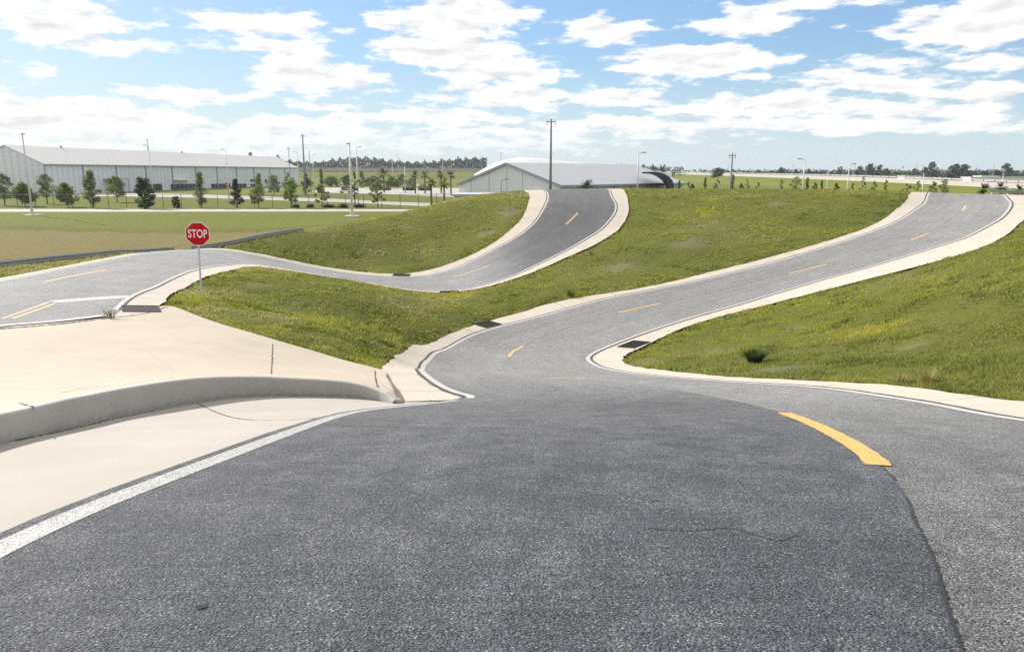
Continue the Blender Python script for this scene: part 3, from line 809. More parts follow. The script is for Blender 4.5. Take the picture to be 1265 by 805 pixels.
# ------------------------------------------------------------------ ground sheet
def axis_vals(a, b, step, lo, hi, g=1.16):
    mid = list(np.arange(a, b + 1e-6, step))
    out, s, v = [], step, b
    while v < hi:
        s *= g; v += s; out.append(v)
    left, s, v = [], step, a
    while v > lo:
        s *= g; v -= s; left.append(v)
    return np.array(left[::-1] + mid + out)
gx = axis_vals(-42, 56, 0.5, -6000, 6000)
gy = axis_vals(-8, 128, 0.5, -3000, 9000)
GX, GY = np.meshgrid(gx, gy)
GZ = height(GX, GY)
RES = 0.1
RX0, RY0, RNX, RNY = -45.0, -10.0, 1050, 1250
mask = np.zeros((RNY, RNX), bool)
for G in PAVED:
    n, m, _ = G.shape
    for i in range(n - 1):
        a0, a1, b0, b1 = G[i, 0], G[i + 1, 0], G[i, -1], G[i + 1, -1]
        ks = max(2, int(max(np.linalg.norm(a1 - a0), np.linalg.norm(b1 - b0)) / 0.07) + 1)
        kt = max(2, int(max(np.linalg.norm(b0 - a0), np.linalg.norm(b1 - a1)) / 0.07) + 1)
        s = np.linspace(0, 1, ks)[:, None, None]; t = np.linspace(0, 1, kt)[None, :, None]
        Q = (a0 * (1 - s) + a1 * s) * (1 - t) + (b0 * (1 - s) + b1 * s) * t
        ix = ((Q[..., 0] - RX0) / RES).astype(int).ravel(); iy = ((Q[..., 1] - RY0) / RES).astype(int).ravel()
        ok = (ix >= 0) & (ix < RNX) & (iy >= 0) & (iy < RNY)
        mask[iy[ok], ix[ok]] = True
def paved(x, y):
    ix = np.clip(((x - RX0) / RES).astype(int), 0, RNX - 1); iy = np.clip(((y - RY0) / RES).astype(int), 0, RNY - 1)
    ins = (x > RX0) & (x < RX0 + RES * RNX) & (y > RY0) & (y < RY0 + RES * RNY)
    return mask[iy, ix] & ins
# the soil lies a little lower under the paving; small bumps in the turf
def lumps(x, y):
    return 0.05 * (np.sin(x * 1.7 + 1.3 * np.sin(y * 0.9)) * np.sin(y * 1.3 + 0.7 * np.sin(x * 1.1))) + 0.02 * np.sin(x * 4.1 + y * 2.3) * np.sin(y * 3.7 - x * 1.9)
def near_paved(x, y, r=0.75):
    k = np.zeros(x.shape, bool)
    for dx, dy in ((0, 0), (r, 0), (-r, 0), (0, r), (0, -r), (r * .7, r * .7), (-r * .7, r * .7), (r * .7, -r * .7), (-r * .7, -r * .7)):
        k |= paved(x + dx, y + dy)
    return k
npv = near_paved(GX, GY)
local = (GY < 135) & (np.abs(GX) < 95) & (GY > -8)
GZ = GZ - np.where(npv, 0.09, 0.0) + np.where(local & ~npv, lumps(GX, GY) - 0.02, 0.0)
# lift the slope of the highway embankment happens in its own object
ny, nx = GX.shape
idx = np.arange(nx * ny).reshape(ny, nx)
quads = np.stack([idx[:-1, :-1], idx[:-1, 1:], idx[1:, 1:], idx[1:, :-1]], -1).reshape(-1, 4)
PATCH = [(955, 457, 70, 5, 0), (790, 443.5, 26, 4, 0), (1085, 472, 45, 3, 0), (628, 263, 22, 9, 0), (600, 288, 18, 6, 0), (500, 280, 14, 4, 0), (1125, 428, 26, 5, 0), (855, 300, 38, 10, 0), (760, 330, 40, 7, 0), (960, 252, 20, 4, 0), (985, 405, 30, 5, 0), (320, 352, 22, 4, 0), (395, 418, 26, 5, 0), (470, 410, 16, 4, 0), (555, 372, 22, 3, 0),
         (1060, 412, 62, 9, 1), (1100, 402, 45, 6, 1), (860, 262, 30, 10, 1), (402, 403, 22, 4, 1), (560, 368, 40, 4, 1), (880, 250, 22, 6, 1)]
PW = []
for px, py, rx, ry, kd in PATCH:
    x, y = hit(px, py)
    yb = hit(px, py + ry)[1]; yt = hit(px, py - ry)[1]
    PW.append((x, (yb + yt) / 2, rx / F_PX * y, max(.4, (yt - yb) / 2), kd))
def patch_field(x, y, kd):
    out = np.zeros(np.shape(x))
    for a, b, rx, ry, k in PW:
        if k == kd: out = np.maximum(out, np.exp(-(((x - a) / rx) ** 2 + ((y - b) / min(ry, 4.5)) ** 2)))
    return out
ground = mesh_obj('ground', np.c_[GX.ravel(), GY.ravel(), GZ.ravel()], quads.tolist(), M['ground'], None, True)
ba_ = ground.data.attributes.new('bare', 'FLOAT', 'POINT'); ba_.data.foreach_set('value', patch_field(GX, GY, 0).ravel().astype(np.float32))
tag(ground, 'rolling grass ground running out to the flat horizon', 'ground', kind='structure')

# ------------------------------------------------------------------ grass (blades)
_VT = {}
def vnoise(x, y, s, seed):
    if seed not in _VT: _VT[seed] = np.random.default_rng(seed).random((256, 256))
    T = _VT[seed]
    u, v = x / s, y / s
    i, j = np.floor(u).astype(int), np.floor(v).astype(int)
    fu, fv = u - i, v - j
    fu = fu * fu * (3 - 2 * fu); fv = fv * fv * (3 - 2 * fv)
    g = lambda a, b: T[a % 256, b % 256]
    return (g(i, j) * (1 - fu) + g(i + 1, j) * fu) * (1 - fv) + (g(i, j + 1) * (1 - fu) + g(i + 1, j + 1) * fu) * fv
def fbm(x, y, s, seed, o=4):
    t, a, n = 0, 1, 0
    for k in range(o):
        t = t + a * vnoise(x, y, s / 2 ** k, seed + k); n += a; a *= 0.55
    return t / n
def leaf_mat(name, attr=True, col=(.06, .1, .02), trans=0.35):
    m, N = new_mat(name)
    if attr:
        c = N.n('ShaderNodeAttribute', attribute_name='Col').outputs['Color']
    else:
        c = N.n('ShaderNodeRGB').outputs[0]; c.default_value = (*col, 1)
    d = N.n('ShaderNodeBsdfDiffuse', ins={'Color': c})
    t = N.n('ShaderNodeBsdfTranslucent', ins={'Color': N.mix(1.0, c, (1.25, 1.2, 0.7), 'MULTIPLY')})
    mx = N.n('ShaderNodeMixShader', ins={0: trans, 1: d.outputs[0], 2: t.outputs[0]})
    N.n('ShaderNodeOutputMaterial', ins={0: mx.outputs[0]})
    return m
M['grass'] = leaf_mat('grass_blades', trans=0.42)
M['leaf'] = leaf_mat('tree_leaves', trans=0.25)
def tri_mesh(name, V, mat, cols=None, parent=None, k=3):
    """V: (n,k,3) loose faces"""
    n = len(V)
    me = bpy.data.meshes.new(name)
    me.vertices.add(n * k); me.vertices.foreach_set('co', V.astype(np.float32).ravel())
    me.loops.add(n * k); me.loops.foreach_set('vertex_index', np.arange(n * k, dtype=np.int32))
    me.polygons.add(n); me.polygons.foreach_set('loop_start', np.arange(0, n * k, k, dtype=np.int32))
    me.polygons.foreach_set('loop_total', np.full(n, k, dtype=np.int32))
    me.update(calc_edges=True)
    if cols is not None:
        a = me.color_attributes.new('Col', 'FLOAT_COLOR', 'POINT')
        c = np.c_[cols, np.ones(len(cols))] if cols.shape[1] == 3 else cols
        a.data.foreach_set('color', np.repeat(c, k, 0).astype(np.float32).ravel())
    me.materials.append(mat)
    o = bpy.data.objects.new(name, me)
    COL.objects.link(o)
    if parent is not None: o.parent = parent
    return o
def blades(x, y, z, hgt, wid, per, col, lean=0.55):
    n = len(x)
    x = np.repeat(x, per); y = np.repeat(y, per); z = np.repeat(z, per); hgt = np.repeat(hgt, per) * NP.uniform(.5, 1.25, n * per); wid = np.repeat(wid, per)
    col = np.repeat(col, per, 0) * NP.uniform(.68, 1.32, (n * per, 1))
    st = (NP.random(n * per) < .22)[:, None]; col = np.where(st, np.array([.36, .335, .20]) * NP.uniform(.6, 1.1, (n * per, 1)), col)
    sp = np.repeat(np.maximum(0.03, wid[::per] * 1.4), per)
    x = x + NP.normal(0, 1, n * per) * sp; y = y + NP.normal(0, 1, n * per) * sp
    a = NP.uniform(0, math.pi, n * per); ux, uy = np.cos(a) * wid / 2, np.sin(a) * wid / 2
    lx, ly = NP.normal(0, lean, n * per) * hgt, NP.normal(0, lean, n * per) * hgt
    V = np.zeros((n * per, 3, 3))
    V[:, 0] = np.c_[x - ux, y - uy, z - .02]; V[:, 1] = np.c_[x + ux, y + uy, z - .02]; V[:, 2] = np.c_[x + lx, y + ly, z + hgt]
    return V, col
def grass_colour(x, y):
    a = fbm(x, y, 9.0, 3); b = fbm(x, y, 2.2, 17); c = fbm(x, y, 0.6, 29)
    col = np.array([.125, .148, .032]) * np.ones((len(x), 1))
    k = np.clip((a - .42) * 5, 0, 1)[:, None]; col = col * (1 - k) + np.array([.200, .215, .032]) * k
    k = np.clip((b - .50) * 5, 0, 1)[:, None] * .7; col = col * (1 - k) + np.array([.240, .232, .062]) * k
    k = np.clip((.47 - c) * 8, 0, 1)[:, None] * .85; col = col * (1 - k) + np.array([.066, .090, .018]) * k
    k = np.clip((fbm(x, y, 5.0, 41) - .57) * 9, 0, 1)[:, None] * .8; col = col * (1 - k) + np.array([.250, .225, .135]) * k
    k = np.clip((fbm(x * 1.0, y, 6.0, 53) - .64) * 6, 0, 1)[:, None] * .3; col = col * (1 - k) + np.array([.300, .270, .040]) * k
    k = np.clip(patch_field(x, y, 1) * 1.2 + (fbm(x, y, .5, 77) - .55) * 1.5, 0, 1)[:, None] * (patch_field(x, y, 1) > .12)[:, None] * .55; col = col * (1 - k) + np.array([.36, .33, .040]) * k
    return col * np.array([1.36, 1.42, 1.55])
# scatter, denser where it is close
NT_ = 250000
dd = np.exp(NP.uniform(math.log(8.0), math.log(120.0), NT_))
th = NP.uniform(-0.86, 0.86, NT_)
gxp, gyp = dd * np.tan(th * 0.98), dd
keep = (np.abs(gxp) < 75) & ~paved(gxp, gyp)
for r_ in (0.06,):
    keep &= ~paved(gxp + r_, gyp) & ~paved(gxp - r_, gyp) & ~paved(gxp, gyp - r_)
gxp, gyp = gxp[keep], gyp[keep]
gzp = height(gxp, gyp) - 0.03 + 0 * gxp
gd = np.hypot(gxp, gyp)
# drop what lies behind the crests and in the dry mown field
fieldk = np.clip((gyp - 60) / 6, 0, 1) * np.clip((-8 - gxp) / 6, 0, 1) * (gzp < .6)
bare = np.clip((fbm(gxp, gyp, 2.6, 61) - .60) * 8, 0, 1)
bare = np.maximum(bare, np.clip((patch_field(gxp, gyp, 0) + (fbm(gxp, gyp, .5, 63) - .5) * 2.6 - .5) * 3, 0, .75))
keep = (NP.random(len(gxp)) > fieldk * 1.2) & (NP.random(len(gxp)) > bare * .85)
gxp, gyp, gzp, gd = gxp[keep], gyp[keep], gzp[keep], gd[keep]
tall = fbm(gxp, gyp, 1.1, 71)
gh = (0.035 + 0.085 * np.clip((tall - .3) * 2.2, 0, 1)) * (1 + gd / 160)
gw = 0.010 + gd * 0.00075
V, c = blades(gxp, gyp, gzp, gh, gw, 6, grass_colour(gxp, gyp), 0.75)
grass = tri_mesh('grass', V, M['grass'], c)
tag(grass, 'short uneven green and straw coloured turf covering the banks', 'grass', kind='stuff')

# ------------------------------------------------------------------ plain materials for objects
M['galv'] = simple('galvanised_steel', (.40, .41, .42), 0.5, 0.55, 0.15, 6)
M['galv_dull'] = simple('dull_grey_steel', (.30, .31, .32), 0.6, 0.2, 0.15, 4)
M['iron'] = simple('cast_iron', (.016, .017, .019), 0.75, 0.0, 0.3, 12, 0.2)
M['pit'] = simple('pit_shade_and_leaf', (.006, .006, .007), 0.9)  # near-black: painted shade inside the drains, also the dead leaf's colour
M['red'] = simple('red_sign_sheet', (.50, .006, .014), 0.6, 0, 0.06, 5, 0.12)
M['signwhite'] = simple('white_sign_sheet', (.80, .80, .80), 0.45, 0, 0.04, 5)
M['pole_white'] = simple('pale_pole', (.55, .56, .55), 0.55, 0, 0.12, 3)
M['pole_dark'] = simple('grey_concrete_pole', (.20, .21, .21), 0.75, 0, 0.18, 2)
M['footing'] = simple('concrete_footing', (.52, .49, .44), 0.9, 0, 0.15, 4)
M['bark'] = simple('grey_bark', (.085, .070, .055), 0.95, 0, 0.35, 9)
M['palmbark'] = simple('palm_bark', (.11, .09, .07), 0.95, 0, 0.35, 7)
M['weed'] = leaf_mat('weed_leaf', False, (.075, .085, .03))
M['dry'] = leaf_mat('dry_straw', False, (.30, .27, .12))
M['darkglass'] = simple('dark_glass', (.02, .025, .03), 0.12, 0, 0.1, 3)
M['rubber'] = simple('tyre_rubber', (.02, .02, .02), 0.85)
M['carwhite'] = simple('white_car_paint', (.74, .74, .75), 0.25, 0, 0.04, 2)
M['carred'] = simple('red_car_paint', (.38, .03, .03), 0.25, 0, 0.05, 2)
M['cargrey'] = simple('grey_car_paint', (.20, .21, .23), 0.25, 0, 0.05, 2)
M['fence'] = simple('dark_fence_post', (.05, .055, .055), 0.6, 0.3)
M['awning'] = simple('charcoal_cladding', (.035, .037, .045), 0.5, 0.1, 0.15, 1)
def ribbed(name, base, per_m, axis, rough=0.45, dirt=0.25, metal=0.1):
    m, N = new_mat(name)
    oc = N.n('ShaderNodeTexCoord').outputs['Object']
    s = N.n('ShaderNodeSeparateXYZ', ins={0: oc})
    w = N.math('SINE', N.math('MULTIPLY', s.outputs[axis], per_m * 2 * math.pi))
    rib = N.math('GREATER_THAN', w, 0.55)
    nz = N.noise(oc, 0.12, 5, 0.6)
    strk = N.noise(N.n('ShaderNodeVectorMath', operation='MULTIPLY', ins={0: oc, 1: (0.5, 0.5, 0.05)}).outputs[0], 1.0, 4, 0.6)
    c = N.mix(N.math('MULTIPLY_ADD', nz, dirt * 2, 0.0, clamp=True), base, tuple(v * (1 - dirt) for v in base))
    c = N.mix(N.math('MULTIPLY', strk, dirt), c, tuple(v * .7 for v in base))
    c = N.mix(N.math('MULTIPLY', rib, 0.6), c, tuple(v * .72 for v in base))
    return finish(m, N, c, rough, w, 0.5, 0.05, metal)
M['wall_metal'] = ribbed('ribbed_wall', (.66, .70, .75), 0.42, 1, 0.6, 0.20, 0.0)
M['wall_gable'] = ribbed('ribbed_gable', (.66, .69, .72), 0.42, 0, 0.6, 0.20, 0.0)
M['roof_metal'] = ribbed('standing_seam_roof', (.60, .59, .57), 0.5, 1, 0.6, 0.2, 0.0)
M['roof_grey'] = ribbed('grey_metal_roof', (.44, .46, .48), 0.8, 1, 0.6, 0.15, 0.0)
M['panel'] = simple('pale_grey_panel', (.64, .655, .69), 0.6, 0, 0.06, .4)
M['panel_line'] = simple('panel_joint', (.20, .22, .24), 0.7)
M['trim'] = simple('steel_trim', (.24, .27, .30), 0.5, 0.2)
M['dock'] = simple('dark_dock', (.018, .02, .026), 0.7, 0, 0.3, 1)
M['white_wall'] = simple('white_wall', (.72, .72, .72), 0.6, 0, 0.05, 1)
M['pave'] = simple('pale_pavement', (.33, .31, .28), 0.9, 0, 0.12, 0.4)
M['barrier'] = simple('barrier_concrete', (.35, .325, .30), 0.9, 0, 0.10, 0.5)

# ------------------------------------------------------------------ stop sign
sx, sy = hit(249, 364)
sz0 = hz(sx, sy)
sign = empty('stop_sign', (sx, sy, sz0 - 0.03), 0.0)
tag(sign, 'large red octagonal stop sign with white letters on a slim steel post in the grass', 'stop sign')
zc = at_d(246, 289, sy)[2] - sz0 + 0.03
mb = MB()
mb.box(-.034, .034, -.02, .02, -0.3, zc - .44)
mb.build('post', M['pole_white'], sign)
mb2 = MB(); mb2.box(-.025, .025, .006, .03, zc - .46, zc + .36)
mb2.build('bracket', M['galv_dull'], sign)
def octo(r, y0, y1):
    m_ = MB(); pr = [(r * math.cos(rad(22.5 + 45 * i)), zc + r * math.sin(rad(22.5 + 45 * i))) for i in range(8)]
    m_.prism(pr, y0, y1); return m_
R_ = 0.455 / math.cos(rad(22.5))
panel = octo(R_, -.030, -.024).build('sign_panel', M['signwhite'], sign)
octo(R_ * .945, -.0335, -.0305).build('red_field', M['red'], panel)
cu = bpy.data.curves.new('stop_text', 'FONT'); cu.body = 'STOP'; cu.align_x = 'CENTER'; cu.align_y = 'CENTER'; cu.size = 0.40; cu.extrude = 0.0012; cu.offset = 0.006
cu.space_character = 1.04
to = bpy.data.objects.new('stop_text', cu); COL.objects.link(to)
dg = bpy.context.evaluated_depsgraph_get()
tm = bpy.data.meshes.new_from_object(to.evaluated_get(dg)); bpy.data.objects.remove(to)
tm.materials.clear(); tm.materials.append(M['signwhite'])
lt = bpy.data.objects.new('lettering', tm); COL.objects.link(lt); lt.parent = panel
lt.rotation_euler = (rad(90), 0, 0); lt.location = (0, -.0365, zc); lt.scale = (0.74, 1.12, 1)
sign.rotation_euler = (0, rad(1.2), rad(8))

# ------------------------------------------------------------------ drain grates
def align(px, py, dx, dy):
    x, y = hit(px, py)
    e = 0.3
    n = Vector((-(hz(x + e, y) - hz(x - e, y)) / (2 * e), -(hz(x, y + e) - hz(x, y - e)) / (2 * e), 1)).normalized()
    t = Vector((dx, dy, 0)); t = (t - n * t.dot(n)).normalized()
    b = n.cross(t)
    m_ = Matrix((t, b, n)).transposed().to_4x4()
    m_.translation = Vector((x, y, hz(x, y) + 0.006))
    return m_
def grate_proto():
    g = empty('storm_drain_grate')
    fr = MB()
    for s in (-1, 1):
        fr.box(-.56, .56, s * .36 - .03, s * .36 + .03, -.04, .022)
        fr.box(s * .53 - .03, s * .53 + .03, -.33, .33, -.04, .020)
    fr.build('frame', M['iron'], g)
    ba = MB()
    for i in range(13):
        x = -.46 + i * .92 / 12
        ba.box(x - .010, x + .010, -.33, .33, -.03, .014)
    for y in (-.11, .11):
        ba.box(-.5, .5, y - .012, y + .012, -.028, .010)
    ba.build('grate_bars', M['iron'], g)
    pt = MB(); pt.quad((-.53, -.36, .004), (.53, -.36, .004), (.53, .36, .004), (-.53, .36, .004))  # no hole here: flat near-black sheet paints the shade below the bars
    pt.build('pit', M['pit'], g)
    return g
G0 = grate_proto()
GR = [(174, 381.5, 1, .55, 'iron drain grate at the corner of the slab near the stop sign'),
      (602, 400.5, 1, 1.1, 'iron drain grate on the left edge of the right hill road at the valley bottom'),
      (783, 425.5, 1, 1.0, 'iron drain grate inside the curve, at the tip of the right hand grass mound'),
      (496, 339.8, 1, -.05, 'flat iron drain grate at the foot of the middle hill bank'),
      (555, 360.2, 1, .15, 'iron drain grate on the near edge of the middle hill road in the dip')]
for i, (px, py, dx, dy, lab) in enumerate(GR):
    g = G0 if i == 0 else copy_tree(G0)
    g.matrix_world = align(px, py, dx, dy) @ Matrix.Diagonal((1, 1.75 if i == 0 else 1.1, 1, 1))
    tag(g, lab, 'drain grate', 'storm drain grates beside the roads')

# ------------------------------------------------------------------ guardrails
def guardrail(pts, zoff, label, every=1.9):
    L = resample(catmull(np.array(pts), 200), 200)
    base = L[0]
    root = empty('guardrail', (base[0], base[1], hz(*base)))
    tag(root, label, 'guardrail', 'steel guardrails')
    z0 = hz(*base)
    zs = height(L[:, 0], L[:, 1]) - z0
    prof = [(0.0, .42), (.05, .47), (.05, .52), (0.0, .57), (.05, .62), (.05, .68), (0.0, .73)]
    V, F = [], []
    Ln = offset_line(L, 1.0) - L
    for i in range(len(L)):
        for (o, h) in prof:
            V.append((L[i, 0] - base[0] - Ln[i, 0] * o, L[i, 1] - base[1] - Ln[i, 1] * o, zs[i] + h + zoff))
    k = len(prof)
    for i in range(len(L) - 1):
        for j in range(k - 1):
            F.append((i * k + j, (i + 1) * k + j, (i + 1) * k + j + 1, i * k + j + 1))
    rail = mesh_obj('rail', V, F, M['galv_dull'], root, False)
    md = rail.modifiers.new('thick', 'SOLIDIFY'); md.thickness = 0.006
    s = np.r_[0, np.cumsum(np.linalg.norm(np.diff(L, axis=0), axis=1))]
    for t in np.arange(0.5, s[-1], every):
        i = int(np.searchsorted(s, t))
        mb = MB(); x, y = L[i] + Ln[i] * .10 - base
        mb.box(x - .06, x + .06, y - .08, y + .08, zs[i] - .4, zs[i] + .70 + zoff)
        mb.build('post', M['galv_dull'], root)
    return root
guardrail([hit(-40, 337)] + [hit(*p) for p in ((0, 330), (60, 323), (126, 316))] + [(-24.1, 48.0), (-23.6, 52.0)], -0.43, 'long steel guardrail along the outside of the left road bend')
guardrail([(-22.6, 52.5), (-20.5, 54.8), (-18.4, 57.0), (-16.4, 58.9)], -0.43, 'steel guardrail running up the bank behind the stop sign')
guardrail([(47.3, 75), (50, 75.6), (54, 76), (60, 76)], 0.0, 'short steel guardrail end at the top of the right hand hill')

# ------------------------------------------------------------------ weeds, shrub, debris
def weed(name, px, py, h, r, n, mat, label, cat='weed', paved_z=None, group=None):
    x, y = hit(px, py) if paved_z is None else paved_z[:2]
    z = hz(x, y) if paved_z is None else paved_z[2]
    V = []
    for i in range(n):
        a = RNG.uniform(0, 6.283); q = r * RNG.random() ** .7 * .5
        bx, by = math.cos(a) * q, math.sin(a) * q
        hh = h * RNG.uniform(.5, 1.1); le = RNG.uniform(.2, .9) * r
        tx, ty = bx + math.cos(a) * le, by + math.sin(a) * le
        w = RNG.uniform(.004, .011)
        px_, py_ = -math.sin(a) * w, math.cos(a) * w
        mx, my = bx + (tx - bx) * .4, by + (ty - by) * .4
        V.append([(bx - px_, by - py_, 0), (bx + px_, by + py_, 0), (mx + px_, my + py_, hh * .65), (mx - px_, my - py_, hh * .65)])
        V.append([(mx - px_, my - py_, hh * .65), (mx + px_, my + py_, hh * .65), (tx + px_ * .2, ty + py_ * .2, hh), (tx - px_ * .2, ty - py_ * .2, hh)])
    o = tri_mesh(name, np.array(V), mat, None, None, 4)
    o.location = (x, y, z - 0.01)
    return tag(o, label, cat, group)
sp = hit_slab(136, 393)
weed('weed', 0, 0, 0.30, .34, 34, M['weed'], 'wispy green weed growing out of the joint beside the drain grate', 'weed', (sp[1], sp[2], float(slab_height([sp[1]], [sp[2]])[0])))
weed('dry_weed', 6, 541, .12, .16, 60, M['dry'], 'withered weed in the crack at the foot of the raised kerb', 'weed')
weed('bush', 932, 447, 0.32, .34, 900, leaf_mat('dark_bush', False, (.055, .085, .038)), 'dark green bushy clump alone on the right hand mound', 'bush')
weed('straw_tuft', 1146, 471, .26, .24, 90, M['dry'], 'broad straw coloured grass tuft beside the concrete on the right', 'grass tuft')
weed('straw_tuft', 1112, 472, .22, .12, 30, M['dry'], 'small straw coloured grass tuft left of the broad one by the concrete', 'grass tuft')
weed('straw_tuft', 730, 315, .3, .2, 40, M['weed'], 'small dark weed beside the concrete of the middle hill road', 'grass tuft')
weed('weed', 705, 366, .32, .35, 120, M['weed'], 'low green weed clump in the turf above the right hill road', 'weed')
# dead leaf on the asphalt
lx, ly = hit(250, 753)
V = [(-.045, -.012, .004), (-.01, -.022, .012), (.035, -.008, .006), (.05, .012, .014), (.01, .016, .005), (-.03, .012, .012)]
lf = mesh_obj('dead_leaf', [(a * 1.0, b, c) for a, b, c in V], [(0, 1, 5), (1, 4, 5), (1, 2, 4), (2, 3, 4)], M['pit'])
lf.location = (lx, ly, hz(lx, ly) + .014); lf.rotation_euler = (0, 0, rad(25)); lf.scale = (.55, .6, .6)
tag(lf, 'small dark dead leaf lying on the foreground asphalt', 'leaf')

# ------------------------------------------------------------------ flat land behind: pavements
def sheet(name, pts, z, mat, label):
    o = mesh_obj(name, [(x, y, z) for x, y in pts], [tuple(range(len(pts)))], mat)
    return tag(o, label, name.replace('_', ' '), kind='structure')
def gpt(px, py, z=0.0):
    x, y, _ = at_z(px, py, z)
    return (x, y)
sheet('access_road', [(-190, 134), (-4, 137.5), (-1, 145.5), (-190, 147.5)], 0.03, M['pave'], 'pale access road crossing behind the dry field')
sheet('driveway', [gpt(40, 242.2), gpt(150, 242.6), gpt(250, 244.5), gpt(330, 247.2), gpt(420, 250), gpt(545, 256), gpt(560, 252), gpt(470, 249), gpt(430, 246.5), gpt(330, 243.0), gpt(250, 240.4), gpt(140, 238.2), gpt(40, 238.5)][::-1], 0.03, M['pave'], 'pale curving driveway behind the fence')
sheet('parking_lot', [gpt(385, 237.5), gpt(430, 238.8), gpt(470, 239.5), gpt(640, 247.5), gpt(640, 232.6), gpt(395, 231.8)], 0.03, M['pave'], 'pale parking lot between the long warehouse and the white hall')

# ------------------------------------------------------------------ warehouses
WD = Vector((0.152, 0.988, 0)).normalized()          # along the long wall, away from us
WN = Vector((WD.y, -WD.x, 0))                        # out of the long wall, to the right
def bld_frame(x, y):
    m_ = Matrix((WN, WD, Vector((0, 0, 1)))).transposed().to_4x4()
    m_.translation = Vector((x, y, 0))
    return m_
def gable_building(root, w, L, eave, ridge, wallm, gablem, roofm, ovh=0.4):
    """local x: 0 at the right wall, -w at the left wall; y: 0 front gable .. L back"""
    mb = MB(); mb.quad((0, 0, 0), (0, L, 0), (0, L, eave), (0, 0, eave)); mb.build('side_wall', wallm, root)
    mb = MB(); mb.quad((-w, L, 0), (-w, 0, 0), (-w, 0, eave), (-w, L, eave)); mb.build('side_wall', wallm, root)
    for y in (0, L):
        mb = MB(); n = 0
        mb.v += [(-w, y, 0), (0, y, 0), (0, y, eave), (-w / 2, y, ridge - .05), (-w, y, eave)]
        mb.f.append(tuple(range(n, n + 5)) if y == 0 else tuple(range(n, n + 5))[::-1])
        mb.build('gable_wall', gablem, root)
    mb = MB()
    sl = (ridge - eave) / (w / 2)
    for s in (1, -1):
        xr, xe = -w / 2, (0 + ovh if s > 0 else -w - ovh)
        ze = eave - sl * ovh
        for dz in (0.0,):
            mb.quad((xr, -ovh, ridge + .12), (xe, -ovh, ze + .12), (xe, L + ovh, ze + .12), (xr, L + ovh, ridge + .12))
            mb.quad((xr, -ovh, ridge), (xr, L + ovh, ridge), (xe, L + ovh, ze), (xe, -ovh, ze))
            mb.quad((xe, -ovh, ze), (xe, L + ovh, ze), (xe, L + ovh, ze + .12), (xe, -ovh, ze + .12))
            mb.quad((xr, -ovh, ridge), (xe, -ovh, ze), (xe, -ovh, ze + .12), (xr, -ovh, ridge + .12))
    mb.build('roof', roofm, root)
    tr = MB(); tr.box(0.03, 0.25 + ovh, -ovh, L + ovh, eave - sl * ovh - .28, eave - sl * ovh - .02)
    tr.build('gutter', M['trim'], root)
A_ = empty('warehouse'); A_.matrix_world = bld_frame(-147.5, 240)
tag(A_, 'long grey ribbed metal warehouse with a pale sloping roof behind the tree row', 'warehouse')
LW = 186.0
gable_building(A_, 26.0, LW, 9.7, 15.4, M['wall_metal'], M['wall_gable'], M['roof_metal'])
for i in range(1, 11):
    y = i * LW / 11
    mb = MB(); mb.box(0.02, 0.30, y - .16, y + .16, 0, 9.3); mb.build('downpipe', M['trim'], A_)
mb = MB(); mb.box(-.02, .16, -.16, .16, 0, 9.6); mb.build('corner_trim', M['trim'], A_)
for (y0, y1, z0, z1) in ((28, 33, .1, 4.4), (46, 60, .1, 2.6), (66, 88, .1, 2.3), (96, 112, .1, 2.0), (114, 127, .1, 1.7), (131, 142, 2.6, 3.6), (131, 142, .1, 1.5), (146, 160, 1.9, 3.4)):
    mb = MB(); mb.box(0.05, .14, y0, y1, z0, z1); d_ = mb.build('dock_door', M['dock'], A_)
    for k in range(1, int((y1 - y0) / 3)):
        mb = MB(); mb.box(.145, .2, y0 + k * 3 - .12, y0 + k * 3 + .12, z0, z1); mb.build('door_frame', M['trim'], d_)
mb = MB(); mb.box(.1, 3.6, 26.5, 36, 4.5, 4.75); cn = mb.build('canopy', M['trim'], A_)
for y_ in (27, 35.3):
    mb = MB(); mb.box(3.2, 3.4, y_, y_ + .2, 0, 4.5); mb.build('canopy_post', M['trim'], cn)
mb = MB(); mb.box(.1, 2.2, 68, 78, 3.8, 4.1); mb.build('canopy', M['white_wall'], A_)
mb = MB(); mb.box(-9.5, -6.2, -.12, -.03, 0, 3.6); d_ = mb.build('gable_door', M['white_wall'], A_)
mb = MB(); mb.box(-20.5, -12.2, -.10, -.03, 3.4, 3.7); mb.build('canopy', M['white_wall'], A_)
mb = MB(); mb.box(-19, -15, -.10, -.03, .1, 2.6); mb.build('dock_door', M['dock'], A_)
for y in (24, 96):
    mb = MB(); mb.tube((-12.8, y, 15.3), (-12.8, y, 16.0), .28, .38, 10); mb.build('roof_vent', M['trim'], A_)
B_ = empty('warehouse'); B_.matrix_world = bld_frame(-150.3 - .1538 * 70, 152)
tag(B_, 'second metal warehouse cut off by the left edge of the picture', 'warehouse')
gable_building(B_, 34.0, 70.0, 9.4, 14.6, M['wall_metal'], M['wall_gable'], M['roof_metal'])
mb = MB(); mb.box(-.02, .16, 69.8, 70.16, 0, 9.2); mb.build('corner_trim', M['trim'], B_)

